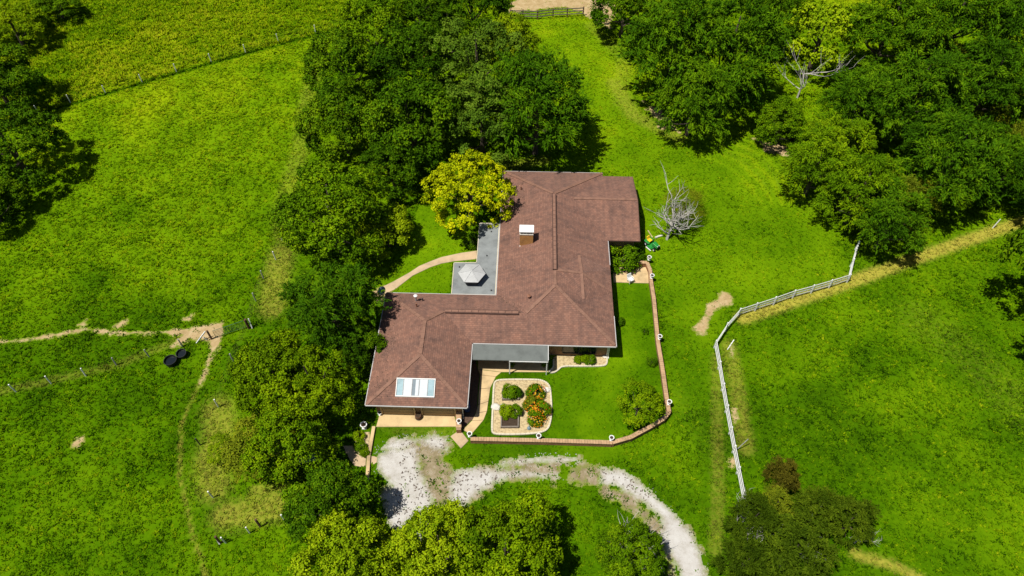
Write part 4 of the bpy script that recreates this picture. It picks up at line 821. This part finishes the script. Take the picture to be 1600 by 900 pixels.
def plant(nm, u, v, rpx, kd, leaf, label, cat='tree', hf=1.05, group=None, sz=1., z0=0, wide=1., trunk='bark', ap=None):
    zc = 3.
    for _ in range(6): Rm = rpx*mpp(v, zc); zc = z0+Rm*hf*sz
    c = P(u, v, zc); e = empty(nm, (c[0], c[1], z0), label, cat, group, rz=random.uniform(0,6.28) if ap is None else ap); e.scale = (Rm*wide, Rm*(2-wide if wide > 1 else 1/wide if wide < 1 else 1), Rm*hf*sz)
    cm, tm = KIND[kd]
    o = bpy.data.objects.new('crown', cm); COL.objects.link(o); o.parent = e
    if not cm.materials: cm.materials.append(LF[leaf])
    o.material_slots[0].link = 'OBJECT'; o.material_slots[0].material = LF[leaf]
    t = bpy.data.objects.new('trunk', tm); COL.objects.link(t); t.parent = e
    if trunk != 'bark': t.material_slots[0].link = 'OBJECT'; t.material_slots[0].material = M[trunk]
    return e
TREES = [
 # left edge
 (18,40,50,'round','bright','bright bushy tree in the top left corner of the pasture','tree'),(88,8,34,'oak0','mid','mid green bush crown poking in beside the top left corner tree','tree'),(-8,128,62,'oak1','dark','dark tree on the left edge below the bright corner tree','tree'),
 (15,228,74,'big0','dark','tall dark tree on the left edge that throws the long shadow','tree'),(-22,318,50,'oak2','dark','dark tree cut off by the left edge under the tall dark one','tree'),(-70,262,60,'oak0','dark','dark crown just peeking in behind the left edge trees','tree'),
 # wood behind the house
 (535,108,62,'oak0','dark','dark leafy tree at the left rim of the central grove below the wire fence','tree'),(585,42,56,'oak1','mid','mid green tree at the top left of the central grove','tree'),(655,12,58,'big1','dark','dark tree on the top edge at the left of the central grove','tree'),
 (738,8,58,'fir0','dark','dark tree on the top edge just left of the far rail fence','tree'),(645,108,70,'big0','dark','dense dark tree in the middle of the central grove','tree'),(535,190,62,'oak2','dark','dark tree on the left flank of the grove above the round bright tree','tree'),
 (795,68,46,'round','lime','light yellow green tree at the upper right of the central grove','tree'),(745,105,72,'big1','greygreen','grey green feathery tree right of the middle of the central grove','tree'),(838,165,84,'fir1','fir','broad dark spiky tree at the right end of the central grove','tree'),
 (752,190,70,'big0','greygreen','grey green tree right behind the golden tree','tree'),(640,195,76,'oak1','dark','wide dark tree in front of the grove left of the golden tree','tree'),(700,50,44,'oak2','dark','dark tree with rusty leaves beside it near the top of the grove','tree'),
 (612,262,48,'oak0','dark','shaded dark tree between the round bright tree and the golden tree','tree'),(672,78,22,'sparse','red','small dying tree with rusty red leaves inside the grove','tree'),
 # west of the house
 (520,335,90,'round','mid','big round fine leaved tree beside the back lawn','tree'),(604,358,42,'oak1','lime','yellow green branch tree leaning over the back lawn','tree'),(735,302,70,'gold','yellow','golden yellow tree touching the back roof','tree'),
 (520,478,70,'fir2','fir','dark feathery tree close to the west corner of the garage','tree'),(432,590,66,'oak1','bright','bright leafy tree facing the pasture left of the garage','tree'),(488,602,66,'big1','bright','tall bright green tree close to the garage wall','tree'),
 (400,700,62,'open','olive','straggly olive shrub tree by the curving wire fence','tree'),(455,690,64,'oak2','mid','mid green tree between the straggly shrub tree and the kerb path','tree'),(515,790,66,'oak0','dark','dark low tree left of the gravel by the end of the kerb wall','tree'),(560,545,40,'oak2','dark','dark tree squeezed against the west wall of the garage','tree'),
 # foreground
 (545,872,78,'oak1','lime','bright yellow green tree at the bottom edge left of the gravel','tree'),(690,862,82,'round','lime','bright yellow green tree at the bottom edge over the white gravel','tree'),(790,862,84,'oak2','bright','leafy green tree at the bottom edge inside the driveway loop','tree'),(625,885,52,'round','lime','smaller yellow green crown at the bottom edge between its two neighbours','tree'),
 (985,868,54,'round','mid','small green tree with bare white branches beside the driveway bend','tree'),
 (1238,862,56,'fir1','cedar','wide olive cedar at the bottom edge full of grey dead twigs','tree'),(1330,812,36,'fir2','cedar','olive cedar top spreading out over the paddock grass','tree'),(1275,800,38,'fir0','cedar','olive cedar between the rusty top and the paddock','tree'),(1178,812,38,'fir1','cedar','olive cedar just below the end of the white fence','tree'),(1222,746,26,'fir2','rusty','small rust tinged cedar top nearest to the white fence','tree'),(1165,880,40,'fir0','cedar','olive cedar bush at the bottom edge next to the driveway end','tree'),(1212,790,30,'fir1','olive','yellowish cedar below the small rusty cedar top','tree'),
 # wood on the right
 (1055,75,84,'fir0','fir','broad conifer on the left rim of the right wood','tree'),(1140,85,84,'fir1','fir','broad dark conifer second from the left rim of the right wood','tree'),(1085,158,58,'fir2','fir','low front conifer hanging over the mown grass','tree'),(975,12,48,'oak1','dark','dark tree at the top edge by the dirt yard','tree'),
 (1285,52,62,'sparse','lime','yellow green tree with a bare pale trunk in the right wood','tree'),(1213,28,46,'fir1','dark','dark conifer behind the pale trunked tree','tree'),(1222,192,40,'oak0','mid','small mid green tree at the foot of the pale trunk','tree'),(1348,168,62,'fir2','fir','dark conifer right of the bare pale trunk','tree'),
 (1385,55,68,'fir0','fir','dark conifer at the top edge right of the yellow green tree','tree'),(1490,38,72,'fir1','fir','dark conifer near the top edge left of the corner','tree'),(1580,45,66,'fir2','fir','dark conifer in the top right corner','tree'),(1430,150,72,'fir1','fir','dark conifer in the middle of the right wood','tree'),
 (1540,140,70,'fir0','fir','dark conifer on the right side of the wood below the corner','tree'),(1275,262,52,'fir2','mid','leafy conifer at the front of the wood above the bare dirt','tree'),(1395,300,60,'cedar','olive','brownish olive tree in the front of the right wood','tree'),(1345,300,58,'fir0','mid','rounded conifer in front left of the brownish olive tree','tree'),
 (1485,255,76,'fir1','fir','large conifer at the front right of the wood','tree'),(1392,345,54,'fir2','fir','front most conifer of the right wood behind the fence end','tree'),(1578,262,52,'fir2','fir','conifer on the right edge above the mown strip','tree'),(1590,175,50,'cedar','olive','olive tree on the right edge of the picture','tree'),
 (1465,95,46,'cedar','olive','olive tinged conifer between dark ones in the wood','tree'),(1310,225,48,'fir1','mid','mid green conifer just behind the front row of the wood','tree'),
(1660,310,60,'fir0','fir','conifer beyond the right edge of the wood','tree'),(925,-75,50,'fir0','dark','dark tree above the dirt yard at the top','tree'),(850,-85,46,'oak0','dark','dark tree behind the far rail fence','tree'),
]
for u, v, r_, kd, lf, lb, ct in TREES:
    big = kd[:3] in ('fir',) ; plant('cedar_tree' if 'cedar' in lb else {'fir':'conifer_tree','ced':'conifer_tree'}.get(kd[:3],'leafy_tree'), u, v, r_*1.02, kd, lf, lb, ct, hf=1.6 if lf == 'rusty' else 1.1 if big else .65 if v < 50 and u < 100 else .8 if u < 60 else .88 if (u, v) in ((520,335),(604,358),(735,302)) else 1.0)
e = plant('leafy_tree', 800, 450, 84, 'big0', 'dark', 'large tree beyond the right edge whose shadow reaches the paddock', hf=1.15); e.location = (54, 40.8, 0); e.scale = (7.8, 7.8, 13)
SHR = [
 (738.5,372,15,'shrub','dark','dark rounded shrub against the flat roof','shrub',0),(975,398,27,'shrub','mid','dense green shrub in the corner by the side court','shrub',0),(997,392,14,'shrub','dark','dark shrub under the right hand gable end','shrub',0),
 (1000,628,42,'open','bright','small round tree with thin branches on the front lawn','tree',0),(1018,564,10,'open','dark','tiny dark shrub on the lawn near the right wall','shrub',0),(968,500,9,'shrub','dark','small dark shrub at the east wall of the house','shrub',0),(1008,517,6,'open','dark','little dark plant in the upper lawn','shrub',0),
 (904,559,8,'shrub','bright','bright clipped shrub under the front window','shrub',.05),(913,558,8,'shrub','bright','second bright shrub under the front window','shrub',.05),(922,560,10,'shrub','mid','darker shrub at the right end under the front window','shrub',.05),
 (800,568,5,'shrub','lime','lime potted plant beside the left porch post','plant',.07),(850,568,5,'shrub','lime','lime plant beside the right porch post','plant',.07),
 (797,609,14,'shrub','mid','leafy vegetable plant in the upper planter box','plant',.2),(807,612,10,'shrub','dark','dark leafy plant at the right of the upper planter box','plant',.2),(791,639,12,'shrub','bright','bright leafy plant spilling over the lower planter box','plant',.2),(805,640,12,'shrub','mid','green leafy plant at the back of the lower planter box','plant',.2),(790,651,5,'shrub','bright','small bright plant inside the lower planter box','plant',.2),
 (560,678,10,'shrub','bright','bright shrub at the top of the small bed by the kerb wall','shrub',.04),(561,694,11,'shrub','mid','green shrub in the middle of the small bed by the kerb wall','shrub',.04),(568,704,9,'shrub','bright','low bright shrub at the foot of the small bed by the kerb wall','shrub',.04),
 (1212,170,24,'shrub','mid','undergrowth bush beneath the pale trunked tree','shrub',0),(1245,212,22,'shrub','mid','bush at the edge of the bare dirt by the wood','shrub',0),(470,760,36,'shrub','mid','bushy growth below the trees left of the kerb path','shrub',0),(345,700,28,'open','lime','pale weedy bush on the fence curve','shrub',0),
]
for u, v, r_, kd, lf, lb, ct, z in SHR: plant('shrub' if ct == 'shrub' else ('potted_plant' if 'pot' in lb else 'leafy_plant' if ct == 'plant' else 'lawn_tree'), u, v, r_, kd, lf, lb, ct, hf=.95, z0=z)
def flowers():
    for i, (u, v, r_, lf, lb) in enumerate(((838,610,16,'mid','green topped flowering shrub at the top of the square bed'),(834,629,17,'olive','orange flecked flowering shrub in the middle of the square bed'),(846,638,17,'mid','green flowering shrub at the right of the square bed'),(838,651,15,'mid','flowering shrub at the lower end of the row in the square bed'))):
        e = plant('flowering_shrub', u, v, r_, 'shrub', lf, lb, 'shrub', hf=.8, z0=.05)
        g = np.random.default_rng(70+i); d = unit(g.normal(size=(130,3))); d[:,2] = np.abs(d[:,2]); p_ = d*np.array([1.0,1.0,.95])+np.array([0,0,.35]); t = unit(g.normal(size=(130,3))); b = unit(np.cross(t, d)); s = .075
        vv = np.stack([p_-t*s, p_-b*s, p_+t*s, p_+b*s], 1).reshape(-1,3); link('blossoms', npmesh('blossoms', vv, np.arange(len(vv)).reshape(-1,4), {'rnd': np.repeat(g.random(130),4)}), LF['flower'], e)
flowers()
# ------------------------------------------------------------------ bare and dead wood
def dead(px, label, h, seed, mat, n=9, spread=.5, nm='dead_tree', twigs=True, leanx=.15, z0=0, cat='tree', thick=.03):
    g = random.Random(seed); c = P(*px, z0); e = empty(nm, c, label, cat); tk = MB(); fine = MB()
    def br(p, d, L_, r_, lev, m):
        pts = [p]; q = p.copy(); dd = d.copy()
        for k in range(4): dd = (dd+Vector((g.uniform(-.25,.25),g.uniform(-.25,.25),g.uniform(-.1,.2)))).normalized(); q = q+dd*L_/4; pts.append(q.copy())
        m.tube(pts, [r_*(1-.19*k) for k in range(5)], 6 if lev < 2 else 4)
        if lev < 3:
            for k in range(3 if lev else n):
                t = g.randint(1,4) if lev else g.uniform(.3,1)*4; b = pts[min(4,int(t))]
                s = Vector((g.uniform(-1,1),g.uniform(-1,1),g.uniform(-.1,.8))).normalized()
                br(b, (dd*(.55 if lev else .15)+s*.8).normalized(), L_*g.uniform(.55,.9), r_*.55, lev+1, m if lev < 2 else (fine if twigs else m))
    br(Vector((0,0,-.1)), Vector((leanx,.1,1)), h*.5, h*thick, 0, tk)
    tk.build('trunk', M[mat], e)
    if fine.v: fine.build('twigs', M[mat], e)['kind'] = 'stuff'
    return e
dead((1042,374), 'bleached bare tree standing by the riding mower', 6.9, 5, 'deadbark', 16, leanx=.1, thick=.026)
KIND['halo'] = (crown_mesh(99, lobes_of(99, 8, .6, (.3,.45), .9, .8), 330, 16, .16, .008, cr=.2, up=.2), KIND['open'][1])
plant('bare_shrub', 1072, 318, 40, 'halo', 'olive', 'thin brown twiggy bush mixed into the bleached bare tree', 'shrub', hf=.8)
dead((986,880), 'white bare branches of a dead tree among the small green tree', 5.0, 8, 'deadbark', 8, nm='bare_tree', twigs=False, leanx=.0)
dead((1246,152), 'tall bare pale trunk in front of the yellow green tree', 10, 12, 'deadbark', 5, nm='dead_tree', twigs=False, leanx=.12, thick=.014)
for u, v, s, sd_, lb in ((1168,868,3.2,21,'grey dead branches at the bottom edge of the cedars'),(1240,868,3.4,22,'grey dead branches in the middle of the wide cedar'),(1160,815,2.6,23,'grey dead twigs on the fence side of the cedars'),(1335,848,2.2,24,'white forked dead branch on the right of the wide cedar')):
    dead((u,v), lb, s*1.2, sd_, 'deadbark', 6, nm='dead_branch', twigs=False, leanx=.3, cat='branch')
